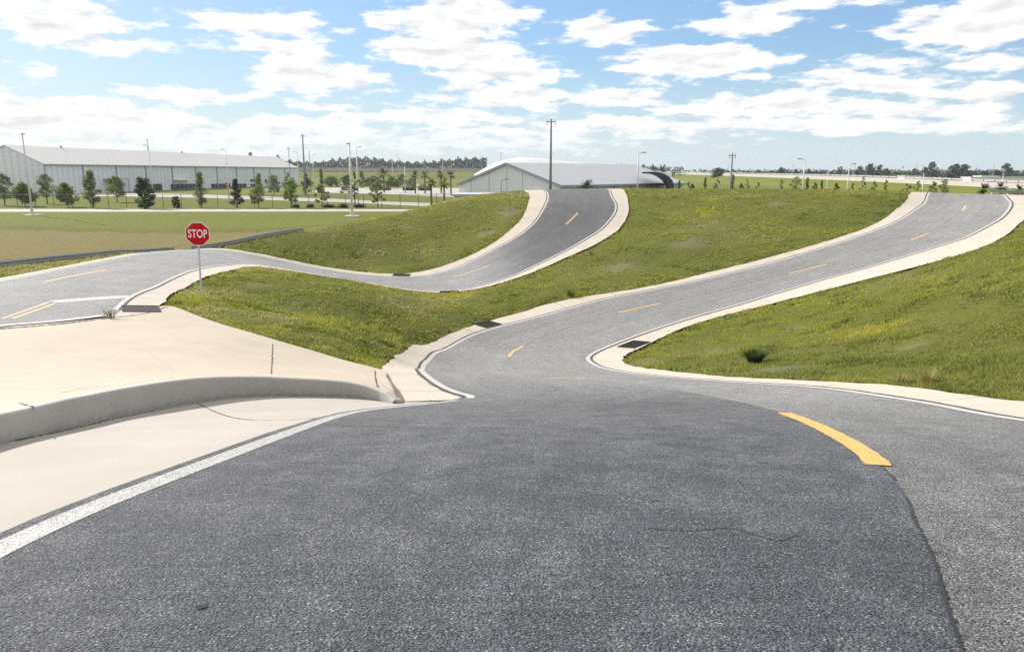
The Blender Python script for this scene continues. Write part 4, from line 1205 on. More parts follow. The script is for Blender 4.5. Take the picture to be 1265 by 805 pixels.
# white hall in the middle
C_ = empty('hall')
vx = Vector((26.1, 29.9, 0)).normalized(); vg = Vector((-vx.y, vx.x, 0))
m_ = Matrix((-vg, vx, Vector((0, 0, 1)))).transposed().to_4x4(); m_.translation = Vector((8, 124, 0))
C_.matrix_world = m_
tag(C_, 'pale grey gabled hall with a long metal roof just beyond the middle hill', 'hall')
gable_building(C_, 23.6, 41.0, 4.95, 8.55, M['panel'], M['panel'], M['roof_grey'], 0.35)
for x in (-2.2, -8.2, -11.8, -16.0, -20.5):
    zt = 4.9 + (8.5 - 4.95) * (1 - abs(x + 11.8) / 11.8)
    mb = MB(); mb.box(x - .035, x + .035, -.03, -.005, 0, zt - .1); mb.build('panel_joint', M['panel_line'], C_)
for y in (5, 10.2, 15.5, 21, 27, 33, 38):
    mb = MB(); mb.box(.005, .08, y - .07, y + .07, 0, 4.6); mb.build('downpipe', M['panel_line'], C_)
for (y0, y1) in ((6.2, 9), (11.5, 14.5), (22, 26), (28, 32)):
    mb = MB(); mb.box(.01, .06, y0, y1, 2.0, 3.4); w_ = mb.build('window', M['darkglass'], C_)
    mb = MB(); mb.box(.04, .10, y0 - .1, y1 + .1, 3.4, 3.52); mb.build('lintel', M['white_wall'], w_)
    mb = MB(); mb.box(.04, .10, y0 - .1, y1 + .1, 1.88, 2.0); mb.build('sill', M['white_wall'], w_)
sl_ = (8.55 - 4.95) / 11.8
for s in (1, -1):
    mb = MB(); n = 0; xe = 0.35 if s > 0 else -23.95; ze = 4.95 - sl_ * .35
    mb.v += [(-11.8, -.37, 8.55 + .13), (xe, -.37, ze + .13), (xe, -.37, ze - .25), (-11.8, -.37, 8.55 - .25), (-11.8, -.30, 8.55 + .13), (xe, -.30, ze + .13), (xe, -.30, ze - .25), (-11.8, -.30, 8.55 - .25)]
    for f in ((0, 1, 2, 3), (7, 6, 5, 4), (0, 4, 5, 1), (3, 2, 6, 7)): mb.f.append(tuple(n + q for q in f))
    mb.build('verge_trim', M['trim'], C_)
# curved roof of the arena behind it
D_ = empty('arena', (0, 0, 0))
tag(D_, 'arena with a low curved silver roof rising behind the gabled hall', 'arena')
prof = []
P0, P1 = Vector(at_d(586, 216, 178)), Vector(at_d(845, 213, 205))
top_px = [(586, 215.5), (600, 207), (618, 199), (641, 194.3), (665, 195.5), (700, 199.5), (730, 203), (760, 206.5), (800, 211), (830, 214)]
V, F = [], []
NR = 9
for i, (px, py) in enumerate(top_px):
    d = 186 + (px - 586) / 244 * 30
    x, y, z = at_d(px, py, d)
    for j in range(NR):
        t = j / (NR - 1) * 2 - 1                      # -1 front eave, 0 ridge, 1 back eave
        V.append((x * (1 + 26 * t / y), y + 26 * t, z - (z - min(z, 5.4)) * abs(t) ** 1.7))
k = len(top_px)
for i in range(k - 1):
    for j in range(NR - 1):
        F.append((i * NR + j, (i + 1) * NR + j, (i + 1) * NR + j + 1, i * NR + j + 1))
roofD = mesh_obj('roof', V, F, M['roof_metal'], D_, True)
md = roofD.modifiers.new('t', 'SOLIDIFY'); md.thickness = 0.4; md.offset = -1
ring = [i * NR for i in range(k)] + [(k - 1) * NR + j for j in range(1, NR)] + [i * NR + NR - 1 for i in range(k - 2, -1, -1)] + [j for j in range(NR - 2, 0, -1)]
cx_ = sum(V[r][0] for r in ring) / len(ring); cy_ = sum(V[r][1] for r in ring) / len(ring)
Vw, Fw = [], []
for r in ring:
    x, y, z = V[r]
    q = (cx_ + (x - cx_) * .985, cy_ + (y - cy_) * .985)
    Vw += [(*q, 0), (*q, max(.5, z - .42))]
m2 = len(ring)
for i in range(m2):
    j = (i + 1) % m2
    Fw.append((2 * i, 2 * j, 2 * j + 1, 2 * i + 1))
mesh_obj('wall', Vw, Fw, M['panel'], D_)
# dark arched porch at the right end
E_ = empty('porch')
tag(E_, 'dark curved porch at the right hand end of the gabled hall', 'porch')
V, F = [], []
arch = [(797, 212.6), (806, 212.2), (814, 212.6), (821, 214.8), (827, 218.5), (831, 223.5), (832.5, 229), (832.5, 240)]
inn = [(797, 214.4), (806, 214.8), (812, 216.4), (817.5, 219.5), (822.5, 223.5), (825.5, 227.5), (827, 231), (827, 240)]
for dd_ in (139, 148):
    for p in arch: V.append(at_d(*p, dd_) if dd_ == 139 else tuple(Vector(at_d(*p, 139)) + Vector((1, 9, 0))))
    for p in inn: V.append(at_d(*p, dd_) if dd_ == 139 else tuple(Vector(at_d(*p, 139)) + Vector((1, 9, 0))))
n8 = len(arch)
for i in range(n8 - 1):
    F.append((i, n8 + i, n8 + i + 1, i + 1))
    F.append((2 * n8 + i, 2 * n8 + i + 1, 3 * n8 + i + 1, 3 * n8 + i))
    F.append((i, i + 1, 2 * n8 + i + 1, 2 * n8 + i))
    F.append((n8 + i, 3 * n8 + i, 3 * n8 + i + 1, n8 + i + 1))
mesh_obj('arch', V, F, M['awning'], E_)
q = Vector(at_d(797, 240, 139)); mb = MB()
mb.box(q.x, q.x + 4.6, 147, 147.3, 0, 3.6); mb.build('back_wall', M['darkglass'], E_)
# low annex in front of the hall
G_ = empty('annex')
tag(G_, 'low flat roofed grey annex at the left end of the gabled hall', 'annex')
ax0, ax1 = at_d(561, 240, 112)[0], at_d(655, 240, 112)[0]
mb = MB(); mb.box(ax0, ax1, 112, 121, 0, 3.55); mb.build('wall', M['panel'], G_)
mb = MB(); mb.box(ax0 - .4, ax1 + .3, 111.5, 121.3, 3.55, 3.85); mb.build('roof', M['roof_grey'], G_)
mb = MB(); mb.box(ax0 + 1, ax0 + 4.5, 111.93, 111.97, .3, 2.9); mb.build('window', M['darkglass'], G_)

# ------------------------------------------------------------------ highway on its bank
HW = [(142, 150, 2.0, .8), (141, 205, 2.45, 1.5), (146, 330, 3.5, 1.7), (146, 560, 5.0, 1.4), (138, 640, 5.4, 1.6), (60, 800, 7.2, 2.2), (-70, 880, 8.3, 3.0), (-260, 905, 8.6, 3.3), (-520, 915, 8.6, 3.3)]
Hk = np.array(HW); HP = catmull(Hk[:, :2], 300); per = (len(HP) - 1) // (len(HW) - 1)
tt = np.arange(len(HP)) / per
HZ = np.interp(tt, np.arange(len(HW)), Hk[:, 2]); HH = np.interp(tt, np.arange(len(HW)), Hk[:, 3])
Lft = offset_line(HP, 1.0) - HP      # towards us (left of travel)
foot = HP + Lft * (HZ * 3.6)[:, None]
back = HP - Lft * 30.0
V = [(*foot[i], -.15) for i in range(len(HP))] + [(*(HP[i] + (foot[i] - HP[i]) * .5), HZ[i] * .54) for i in range(len(HP))] + [(*HP[i], HZ[i]) for i in range(len(HP))] + [(*back[i], HZ[i]) for i in range(len(HP))]
n = len(HP); F = [(r * n + i, (r + 1) * n + i, (r + 1) * n + i + 1, r * n + i + 1) for r in range(3) for i in range(n - 1)]
tag(mesh_obj('embankment', V, F, M['ground'], None, True), 'long grass embankment carrying the highway', 'embankment', kind='structure')
w0 = HP - Lft * .3
V = []
for i in range(n):
    a = HP[i] - Lft[i] * .3; b = HP[i] - Lft[i] * .75
    V += [(*a, HZ[i] - .3), (*a, HZ[i] + HH[i]), (*b, HZ[i] + HH[i]), (*b, HZ[i] - .3)]
F = [(i * 4 + j, i * 4 + j + 1, (i + 1) * 4 + j + 1, (i + 1) * 4 + j) for i in range(n - 1) for j in range(3)]
bw = empty('barrier_wall', (141, 205, 0)); tag(bw, 'low pale concrete barrier wall along the top of the grass embankment', 'wall')
o = mesh_obj('wall', [(x - 141, y - 205, z) for x, y, z in V], F, M['barrier'], bw)
V = []
for i in range(n):
    a = HP[i] - Lft[i] * .95
    V += [(a[0] - 141, a[1] - 205, HZ[i] + HH[i] + .2), (a[0] - 141, a[1] - 205, HZ[i] + HH[i] + .75)]
F = [(i * 2, i * 2 + 1, i * 2 + 3, i * 2 + 2) for i in range(n - 1)]
o = mesh_obj('rail', V, F, M['galv_dull'], bw); md = o.modifiers.new('t', 'SOLIDIFY'); md.thickness = .12
mb = MB()
for i in range(0, n, 2):
    a = HP[i] - Lft[i] * .85 - np.array([141, 205])
    mb.box(a[0] - .1, a[0] + .1, a[1] - .1, a[1] + .1, HZ[i] + HH[i] - 1.0, HZ[i] + HH[i] + .7)
mb.build('rail_posts', M['galv_dull'], bw)['kind'] = 'stuff'

# ------------------------------------------------------------------ fence
fz = empty('chain_link_fence', (-110, 151, 0)); tag(fz, 'dark chain link fence on thin posts beyond the pale access road', 'fence')
m_, N = new_mat('chain_link')
tr = N.n('ShaderNodeBsdfTransparent'); df = N.n('ShaderNodeBsdfDiffuse', ins={'Color': (.07, .075, .075, 1)})
mx = N.n('ShaderNodeMixShader', ins={0: 0.13, 1: tr.outputs[0], 2: df.outputs[0]}); N.n('ShaderNodeOutputMaterial', ins={0: mx.outputs[0]})
fx = np.arange(0, 112, 3.65)
for x in fx:
    mb = MB(); mb.tube((x, 0, -.2), (x, 0, 2.75), .055, .055, 6); mb.build('post', M['fence'], fz)
mb = MB(); mb.tube((0, 0, 2.68), (fx[-1], 0, 2.68), .035, .035, 6); mb.build('top_rail', M['galv'], fz)
mb = MB(); mb.quad((0, .06, 0.05), (fx[-1], .06, 0.05), (fx[-1], .06, 2.65), (0, .06, 2.65)); mb.build('mesh', m_, fz)

# ------------------------------------------------------------------ poles
def pole(px, top, d, label, style='lamp', side=1, r=.09, base_py=None, lean=0.0, group='light poles', mat='pole_white', fat=1.0):
    x = at_d(px, 230, d)[0]
    zb = hz(x, d) if d < 140 else 0.0
    zt = at_d(px, top, d)[2]
    hgt = zt - zb
    kind = {'lamp': 'light_pole', 'plain': 'light_pole', 'utility': 'utility_pole', 'mast': 'transmission_pole'}[style]
    p = empty(kind, (x, d, zb))
    p.rotation_euler = (0, lean, 0)
    tag(p, label, 'pole', group)
    mb = MB(); mb.tube((0, 0, -.3), (0, 0, hgt), r * 1.25 * fat, r * .75 * fat, 10); mb.build('pole', M[mat], p, True)
    if style in ('lamp', 'plain'):
        L = .55 if style == 'lamp' else .35
        if style == 'lamp':
            mb = MB(); mb.tube((0, 0, hgt - .12), (side * L, 0, hgt + .08), r * .5, r * .4, 6); mb.build('arm', M[mat], p)
        mb = MB(); mb.box(*((side * L - .05, side * L + .6) if side > 0 else (-L - .6, -L + .05)) if style == 'lamp' else (-.12, .42) if side > 0 else (-.42, .12), -.15, .15, hgt - .01, hgt + .13)
        mb.build('lamp_head', M['trim'], p)
        mb = MB(); mb.tube((0, 0, -.3), (0, 0, .75), .30, .30, 12); mb.build('footing', M['footing'], p)
    else:
        mb = MB(); L = .5 if style == 'utility' else .62
        mb.box(-L, L, -.05, .05, hgt - .50, hgt - .38); arm = mb.build('cross_arm', M[mat], p)
        for s in (-1, 1):
            q = MB(); q.tube((s * L, 0, hgt - .1), (s * L, 0, hgt - 1.0), .05, .06, 8); q.build('insulator', M['trim'], arm)
    return p
pw = pole(35.5, 166, 125, 'slightly leaning pale light pole on a square concrete pad left of the field', 'plain', 1, .15)
pole(188, 180, 168, 'light pole with a short arm standing before the middle of the long warehouse', 'lamp', -1, .10)
pole(282, 185, 190, 'slim light pole beside the small distant stop sign', 'lamp', -1, .09)
pole(377, 166, 235, 'thick grey utility pole at the far end of the long warehouse', 'utility', 1, .26, mat='pole_dark', group='utility poles')
pole(359, 182, 300, 'thin utility pole close to the end of the warehouse roof', 'utility', 1, .14, mat='pole_dark', group='utility poles')
pole(369, 188, 260, 'slim light pole just left of the thick grey utility pole', 'lamp', -1, .10)
pole(384, 188, 250, 'grey light pole immediately right of the thick utility pole', 'plain', 1, .13, mat='pole_dark')
pole(388, 191, 270, 'slim grey light pole second to the right of the thick utility pole', 'lamp', 1, .09)
pf = pole(433.5, 178, 125, 'tall pale light pole on a square concrete pad at the foot of the middle hill', 'plain', -1, .15)
pole(442, 182, 158, 'light pole with a right hand arm behind the tall pale one', 'lamp', 1, .11)
pole(485.5, 197, 420, 'faraway light pole above the palm in the parking lot', 'plain', 1, .15)
pole(500.5, 205, 262, 'short light pole at the right side of the parking lot', 'plain', 1, .11)
pole(547.5, 197, 430, 'faraway light pole above the two near palms', 'plain', 1, .15)
pole(680, 147, 118, 'tall bare steel pole with two curled brackets behind the middle hill road', 'mast', 1, .19, mat='pole_dark', group='utility poles')
pole(619, 222, 108, 'short dark light pole by the annex roof at the middle hill crest', 'lamp', 1, .07, mat='pole_dark')
pole(787.5, 189, 112, 'light pole with a curved arm before the right end of the gabled hall', 'lamp', 1, .10)
pole(902.5, 189, 128, 'brown grey utility pole standing before the grass embankment', 'utility', 1, .17, mat='pole_dark', group='utility poles')
pole(992, 197, 112, 'pale light pole with its arm to the left before the embankment', 'lamp', -1, .10)
pole(1021.5, 212, 180, 'thin short pole with a tee top before the embankment', 'utility', 1, .07, group='utility poles')
pole(1047, 203, 140, 'slim light pole above the left shoulder of the right hill', 'lamp', 1, .09)
pole(1140, 215, 125, 'thin grey light pole beyond the crest of the right hill road', 'plain', 1, .08)
pole(1238, 216, 120, 'thin grey light pole between the small palms at the right', 'plain', 1, .07)
for i, (px, top, d, lab) in enumerate(((492, 190, 900, 'far lattice like pole above the tree line left of centre'), (595, 193, 820, 'far pole rising at the right end of the tree line'), (619, 188, 600, 'far pole behind the arena roof'), (838, 204, 700, 'far grey stub pole at the right of the porch'),
                          (898, 203, 700, 'far stub pole left of the brown grey utility pole'), (978, 203, 640, 'far stub pole left of the pale light pole'), (1054, 202, 600, 'far stub pole left of the dark tree clump'), (1130, 203, 560, 'far pole over the white lorry trailer'), (1137, 204, 560, 'far pole just right of the one over the white trailer'), (1225, 204, 520, 'far pole over the white sheds'), (187, 172, 420, 'far utility pole rising above the warehouse roof'))):
    pole(px, top, d, lab, 'utility' if i in (0, 1, 2, 10) else 'plain', 1, .22, mat='pole_dark', group='far poles')
for p_, s_ in ((pw, 1.1), (pf, 1.1)):
    mb = MB(); mb.box(-s_, s_, -s_, s_, -.2, .16); mb.build('pad', M['footing'], p_)
x0 = at_d(150, 210, 700)
# small distant stop sign
ds = empty('stop_sign', (at_d(280.5, 228, 195)[0], 195, 0)); tag(ds, 'tiny distant red stop sign in front of the long warehouse wall', 'stop sign')
mb = MB(); mb.tube((0, 0, 0), (0, 0, 3.6), .05, .05, 6); mb.build('post', M['galv'], ds)
zc = at_d(280.5, 228, 195)[2]
R2 = .50; mb = MB(); mb.prism([(R2 * math.cos(rad(22.5 + 45 * i)), zc + R2 * math.sin(rad(22.5 + 45 * i))) for i in range(8)], -.09, -.06); mb.build('sign_panel', M['red'], ds)
mb = MB(); mb.box(-.30, .30, -.105, -.095, zc - .07, zc + .07); mb.build('lettering_band', M['signwhite'], ds)

# ------------------------------------------------------------------ trees
def leaf_quads(P, s, flat=0.0):
    n = len(P)
    a = NP.normal(0, 1, (n, 3)); a /= np.linalg.norm(a, axis=1)[:, None]
    b = NP.normal(0, 1, (n, 3)); b -= a * (a * b).sum(1)[:, None]; b /= np.linalg.norm(b, axis=1)[:, None]
    sz = s * NP.uniform(.6, 1.3, (n, 1))
    V = np.zeros((n, 4, 3))
    V[:, 0] = P - a * sz; V[:, 1] = P - b * sz * .55; V[:, 2] = P + a * sz; V[:, 3] = P + b * sz * .55
    return V
TONE = {'grey': (.195, .225, .140), 'mid': (.150, .195, .075), 'pale': (.235, .265, .140), 'dark': (.048, .068, .036), 'bright': (.165, .235, .055), 'brown': (.190, .170, .105), 'deep': (.085, .110, .070), 'far': (.066, .085, .072)}
def crown_points(style, n, h, w, t0):
    """clumps of leaves; h total height, w crown width, t0 height where the crown starts"""
    P, s = [], []
    ch = h - t0
    nc = {'cone': 38, 'round': 40, 'low': 40, 'dense': 46, 'sparse': 20, 'oak': 34}[style]
    for k in range(nc):
        f = (k + .5) / nc
        if style == 'cone': rr = w / 2 * (1 - f) ** .75 * (.75 + .25 * min(1, f * 6)); zz = t0 + ch * f
        elif style == 'sparse': rr = w / 2 * math.sin(math.pi * min(1, .15 + .85 * f)) ** .7; zz = t0 + ch * f
        else: rr = w / 2 * math.sqrt(max(.05, 1 - (2 * f - (.85 if style != 'low' else .75)) ** 2 / 1.35)); zz = t0 + ch * f
        a = RNG.uniform(0, 6.283); q = rr * math.sqrt(RNG.uniform(.02, .8))
        c = np.array([math.cos(a) * q, math.sin(a) * q, zz])
        cs = (w * .16 if style != 'sparse' else w * .11) * RNG.uniform(.65, 1.25)
        m = n // nc
        d = NP.normal(0, 1, (m, 3)); d /= np.linalg.norm(d, axis=1)[:, None] + 1e-6
        P.append(c + d * cs * (NP.random((m, 1)) ** .45) * np.array([1, 1, .8]))
        s.append(np.full(m, RNG.uniform(.75, 1.25)))
    return np.vstack(P), np.concatenate(s)
def tree(name, px, base, top, w_px, style, tone, label, cat='tree', group=None, d=None, n=1100, z0=None):
    if d is None:
        x, d = gpt(px, base)
    x = at_d(px, 230, d)[0]
    zb = hz(x, d) if z0 is None else z0
    h = at_d(px, top, d)[2] - zb
    w = w_px / F_PX * d
    t0 = h * {'cone': .14, 'round': .26, 'low': .22, 'dense': .05, 'sparse': .25, 'oak': .25}[style]
    r = empty(name, (x, d, zb), RNG.uniform(0, 6.28)); tag(r, label, cat, group)
    mb = MB(); tw = max(.05, h * .017)
    bend = [(RNG.normalvariate(0, .012) * h, RNG.normalvariate(0, .012) * h) for _ in range(4)]
    pts = [(0, 0, -.2), (bend[0][0], bend[0][1], h * .3), (bend[1][0], bend[1][1], h * .6), (bend[2][0], bend[2][1], h * .9)]
    mb.path(pts, [tw * 1.3, tw, tw * .65, tw * .25], 6)
    for k in range(7):
        f = RNG.uniform(.28, .8); a = RNG.uniform(0, 6.283); L = w * .36 * RNG.uniform(.7, 1.1)
        mb.tube((0, 0, h * f), (math.cos(a) * L, math.sin(a) * L, h * f + L * .7), tw * .4, tw * .1, 5)
    mb.build('trunk', M['bark'], r)
    if style == 'sparse': n = int(n * .6); w *= 1.25
    P, s = crown_points(style, int(n * 2.6), h, w * 1.0, t0)
    ls = max(.10, w * .040) * (1.15 if style == 'dense' else 1)
    Vq = leaf_quads(P, ls)
    base_c = np.array(TONE[tone])
    c = base_c * (s * NP.uniform(.7, 1.3, len(P)))[:, None] * np.array([1, 1, 1])
    tri_mesh('crown', Vq, M['leaf'], c, r, 4)
    return r
ROW = 'young trees along the fence before the warehouse'
for a in ((3, 254, 216, 23, 'round', 'grey', 'grey green round tree at the extreme left edge, behind the fence'),
          (28, 255, 228, 30, 'low', 'mid', 'low wide tree directly behind the leaning pale light pole'),
          (56, 252, 216, 20, 'round', 'grey', 'grey green upright tree in front of the warehouse gable corner'),
          (81, 256, 228, 28, 'low', 'mid', 'low spreading tree just right of the warehouse corner'),
          (112, 257, 212, 29, 'cone', 'grey', 'tall loose pointed tree, biggest in front of the warehouse side wall'),
          (143, 250, 219, 23, 'round', 'pale', 'pale round tree between the biggest pointed tree and the darkest tree'),
          (177, 258, 221, 25, 'dense', 'dark', 'darkest tree of the row, dense down to the ground'),
          (247, 257, 214, 22, 'cone', 'grey', 'slender cone shaped tree directly above the red stop sign'),
          (291, 257, 222, 20, 'cone', 'dark', 'dark teardrop tree just right of the tiny distant stop sign'),
          (320, 244, 215, 15, 'cone', 'bright', 'fresh green cone tree rising behind a pale round one'),
          (318, 257, 230, 21, 'round', 'pale', 'pale round tree in front of the fresh green cone tree'),
          (338, 242, 217, 17, 'round', 'pale', 'pale thin tree above the parked white pickup'),
          (359, 257, 223, 20, 'round', 'bright', 'bright green round tree below the end of the warehouse'),
          (356, 242, 214, 12, 'sparse', 'pale', 'thin pale tree top rising behind the bright green round tree'),
          (378, 241, 214, 12, 'cone', 'deep', 'dark narrow tree at the foot of the thick grey utility pole'),
          (397, 256, 229, 18, 'sparse', 'pale', 'nearly leafless young tree left of the tall pale light pole'),
          (397, 242, 209, 11, 'cone', 'brown', 'brownish narrow tree behind the nearly leafless one'),
          (438, 256, 213, 9, 'sparse', 'mid', 'thin dark trunked tree hard against the tall pale light pole'),
          (466, 257, 226, 18, 'sparse', 'pale', 'bare branching young tree right of the tall pale light pole')):
    tree('young_tree', *a, group=ROW)
tree('shrub', 216, 257.5, 243, 11, 'dense', 'dark', 'small dark pointed shrub alone at the fence left of the stop sign', 'shrub', n=500)
PK = 'parking lot trees'
for i, (px, base, top, w, st, tn, lab) in enumerate(((410, 231, 219, 22, 'low', 'mid', 'low green tree at the left end of the parking lot'), (428, 232, 217, 16, 'round', 'deep', 'dark round tree behind the parked white car'), (447, 233, 212, 14, 'cone', 'mid', 'taller narrow tree in the middle of the parking lot'),
        (462, 233, 219, 24, 'low', 'grey', 'wide grey green tree left of the big far palm'), (484, 233, 220, 22, 'low', 'mid', 'low green tree right of the big far palm'), (497, 232, 216, 14, 'round', 'mid', 'round green tree behind the short parking lot light pole'), (508, 233, 221, 14, 'low', 'grey', 'grey low tree under the second far palm'), (380, 231, 221, 16, 'low', 'deep', 'dark low tree beside the warehouse end wall'))):
    tree('parking_tree', px, base, top, w, st, tn, lab, group=PK, n=700)
M['hedge'] = M['leaf']
for i, (px, w, lab) in enumerate(((432, 20, 'clipped dark hedge beside the parked white car'), (470, 26, 'clipped dark hedge under the wide grey green tree'), (505, 14, 'short clipped hedge by the short light pole'), (525, 16, 'clipped dark hedge behind the two near palms'))):
    x, d = gpt(px, 235.5); ww = w / F_PX * d
    P = NP.uniform(-1, 1, (600, 3)) * np.array([ww / 2, 1.1, .6]) + np.array([0, 0, .6])
    o = tri_mesh('hedge', leaf_quads(P, .25), M['leaf'], np.array([.028, .042, .020]) * NP.uniform(.6, 1.4, (600, 1)), None, 4)
    o.location = (x, d, 0); tag(o, lab, 'hedge', 'parking lot hedges')
for i, (px, w, lab) in enumerate(((366, 8, 'leftmost low shrub in the bed behind the access road'), (383, 8, 'low dark shrub in the bed left of the nearly leafless tree'), (406, 16, 'wide low shrub in the bed under the nearly leafless tree'), (424, 12, 'low dark shrub just left of the tall pale light pole'), (444, 14, 'low dark shrub just right of the tall pale light pole'))):
    x, d = gpt(px, 256.5); ww = w / F_PX * d
    P = NP.normal(0, .42, (500, 3)) * np.array([ww / 2, .7, .6]); P[:, 2] = np.abs(P[:, 2]) + .05
    o = tri_mesh('low_shrub', leaf_quads(P, .16), M['leaf'], np.array([.045, .055, .026]) * NP.uniform(.5, 1.5, (500, 1)), None, 4)
    o.location = (x, d, 0); tag(o, lab, 'shrub', 'low shrubs along the fence')

def palm(px, top, w_px, d, label, trunk=True, tone=(.10, .125, .055), z0=None, n=34, group='palms'):
    x = at_d(px, 230, d)[0]; zb = hz(x, d) if z0 is None else z0
    h = at_d(px, top, d)[2] - zb; w = w_px / F_PX * d
    r = empty('palm', (x, d, zb), RNG.uniform(0, 6.28)); tag(r, label, 'palm', group)
    hc = max(.3, h - w * .42) if trunk else .25
    mb = MB(); tr_ = max(.16, h * .035)
    k_ = 8; mb.path([(0.02 * math.sin(i), 0, -.2 + (hc + .2) * i / k_) for i in range(k_ + 1)], [tr_ * (1.25 if i % 2 == 0 else 1.0) * (1 - .25 * i / k_) for i in range(k_ + 1)], 8)
    mb.build('trunk', M['palmbark'], r)
    V, C = [], []
    for i in range(n):
        a = RNG.uniform(0, 6.283); e = RNG.uniform(-.5, 1.35); L = w * .5 * RNG.uniform(.85, 1.15)
        dr = Vector((math.cos(a) * math.cos(e), math.sin(a) * math.cos(e), math.sin(e)))
        p = Vector((0, 0, hc)); side = Vector((-math.sin(a), math.cos(a), 0))
        pts = []
        for s_ in range(6):
            pts.append(p.copy()); dr = (dr + Vector((0, 0, -.14))).normalized(); p = p + dr * L / 5
        cc = np.array(tone) * RNG.uniform(.55, 1.4)
        for s_ in range(1, 5):
            for q in range(5):
                o_ = pts[s_].lerp(pts[s_ + 1], q / 5.0); fw = (pts[s_ + 1] - pts[s_]).normalized()
                ll = L * .30 * (1 - abs(s_ - 2.2) / 4.2)
                for sg in (-1, 1):
                    t = o_ + side * sg * ll * .85 + fw * ll * .6 - Vector((0, 0, ll * RNG.uniform(.05, .4)))
                    V.append([o_ - fw * L * .022, o_ + fw * L * .022, t]); C.append(cc * RNG.uniform(.8, 1.2))
    tri_mesh('fronds', np.array([[tuple(q) for q in t] for t in V]), M['leaf'], np.array(C), r)
    return r
palm(532.5, 219, 18, 154, 'left of the two near palms beside the annex', tone=(.10, .14, .03))
palm(548.5, 219, 18, 160, 'right of the two near palms, closest to the annex', tone=(.10, .14, .03))
palm(474.5, 208, 18, 265, 'big far palm in the middle of the parking lot', tone=(.11, .12, .07))
palm(513, 211, 15, 255, 'far palm second from the left in the parking lot', tone=(.11, .12, .07))
palm(525, 211, 13, 258, 'far palm just left of the two near palms', tone=(.11, .12, .07))
palm(545, 209, 15, 262, 'far palm whose top shows above the right near palm', tone=(.11, .12, .07))
palm(557, 211, 14, 250, 'far palm at the left corner of the hall', tone=(.11, .12, .07))
palm(725, 221.5, 21, 112, 'bushy palm at the crest of the middle hill road before the hall', tone=(.045, .065, .025), n=46)
for i, (px, lab) in enumerate(((769, 'leftmost of the five palm tops above the hall roof'), (780, 'second palm top from the left above the hall roof'), (793, 'middle palm top above the hall roof'), (806, 'fourth palm top above the hall roof, left of the porch'), (818, 'rightmost palm top above the porch'))):
    palm(px, 203.5 + (i % 2) * .6, 13, 330, lab, tone=(.05, .06, .045), z0=0, group='palms behind the hall')
for (px, top, d, lab) in ((1216, 226.5, 100, 'small palm left of the others at the far right, by the guardrail'), (1237, 224.5, 105, 'middle one of the three small palms at the far right'), (1259, 227.5, 102, 'rightmost small palm, cut by the picture edge')):
    palm(px, top, 17, d, lab, tone=(.06, .075, .04), n=40, group='small palms by the right guardrail')
BR = 'young trees at the foot of the embankment'
for (px, top, w, st, tn, lab) in ((839, 223, 10, 'cone', 'grey', 'pale cone tree immediately right of the dark porch'), (851, 225, 9, 'sparse', 'grey', 'sparse tree second from the dark porch'), (856, 228, 9, 'dense', 'dark', 'dark round bush right of the dark porch'), (871, 220, 8, 'cone', 'mid', 'narrow green cone tree right of the dark bush'), (886, 222, 13, 'sparse', 'grey', 'loose grey tree left of the brown grey utility pole'),
        (905, 216, 10, 'cone', 'grey', 'tall tree behind the brown grey utility pole'), (916, 227, 8, 'low', 'brown', 'low brownish tree right of the utility pole'), (923, 221, 6, 'sparse', 'mid', 'thin sapling right of the low brownish tree'), (936, 225, 8, 'sparse', 'grey', 'faint sapling midway along the embankment foot'), (965, 222, 8, 'sparse', 'grey', 'almost bare sapling left of the widest tree'),
        (983, 219, 17, 'round', 'grey', 'widest tree at the embankment foot, left of the pale light pole'), (997, 220, 9, 'cone', 'mid', 'green tree hard right of the pale light pole'), (1007, 226, 9, 'low', 'mid', 'low green tree second right of the pale light pole'), (1015, 223, 7, 'cone', 'mid', 'narrow dark green tree third right of the pale light pole'), (1034, 227, 12, 'dense', 'dark', 'dark squat bush on the crest line before the embankment'),
        (1053, 226, 6, 'sparse', 'mid', 'small sapling left of the tall thin sapling near the right hill'), (1066, 218, 7, 'sparse', 'mid', 'tall thin sapling near the shoulder of the right hill'), (1080, 224, 12, 'sparse', 'grey', 'loose wide sapling right of the tall thin one'), (1094, 222, 8, 'sparse', 'mid', 'leafy sapling close to the right hill concrete edge'), (1120, 227, 13, 'sparse', 'pale', 'pale wispy tree just left of the right hill road top'),
        (1134, 224, 12, 'sparse', 'bright', 'fresh green wispy tree behind the right hill road top'), (1153, 225, 11, 'round', 'mid', 'green bushy tree behind the right hill road'), (1166, 222, 14, 'round', 'mid', 'largest bushy tree behind the right hill road')):
    tree('sapling', px, 240, top, w, st, tn, lab, group=BR, d=126 + (px % 7) * 2, n=600)
FR = 'far trees beyond the highway'
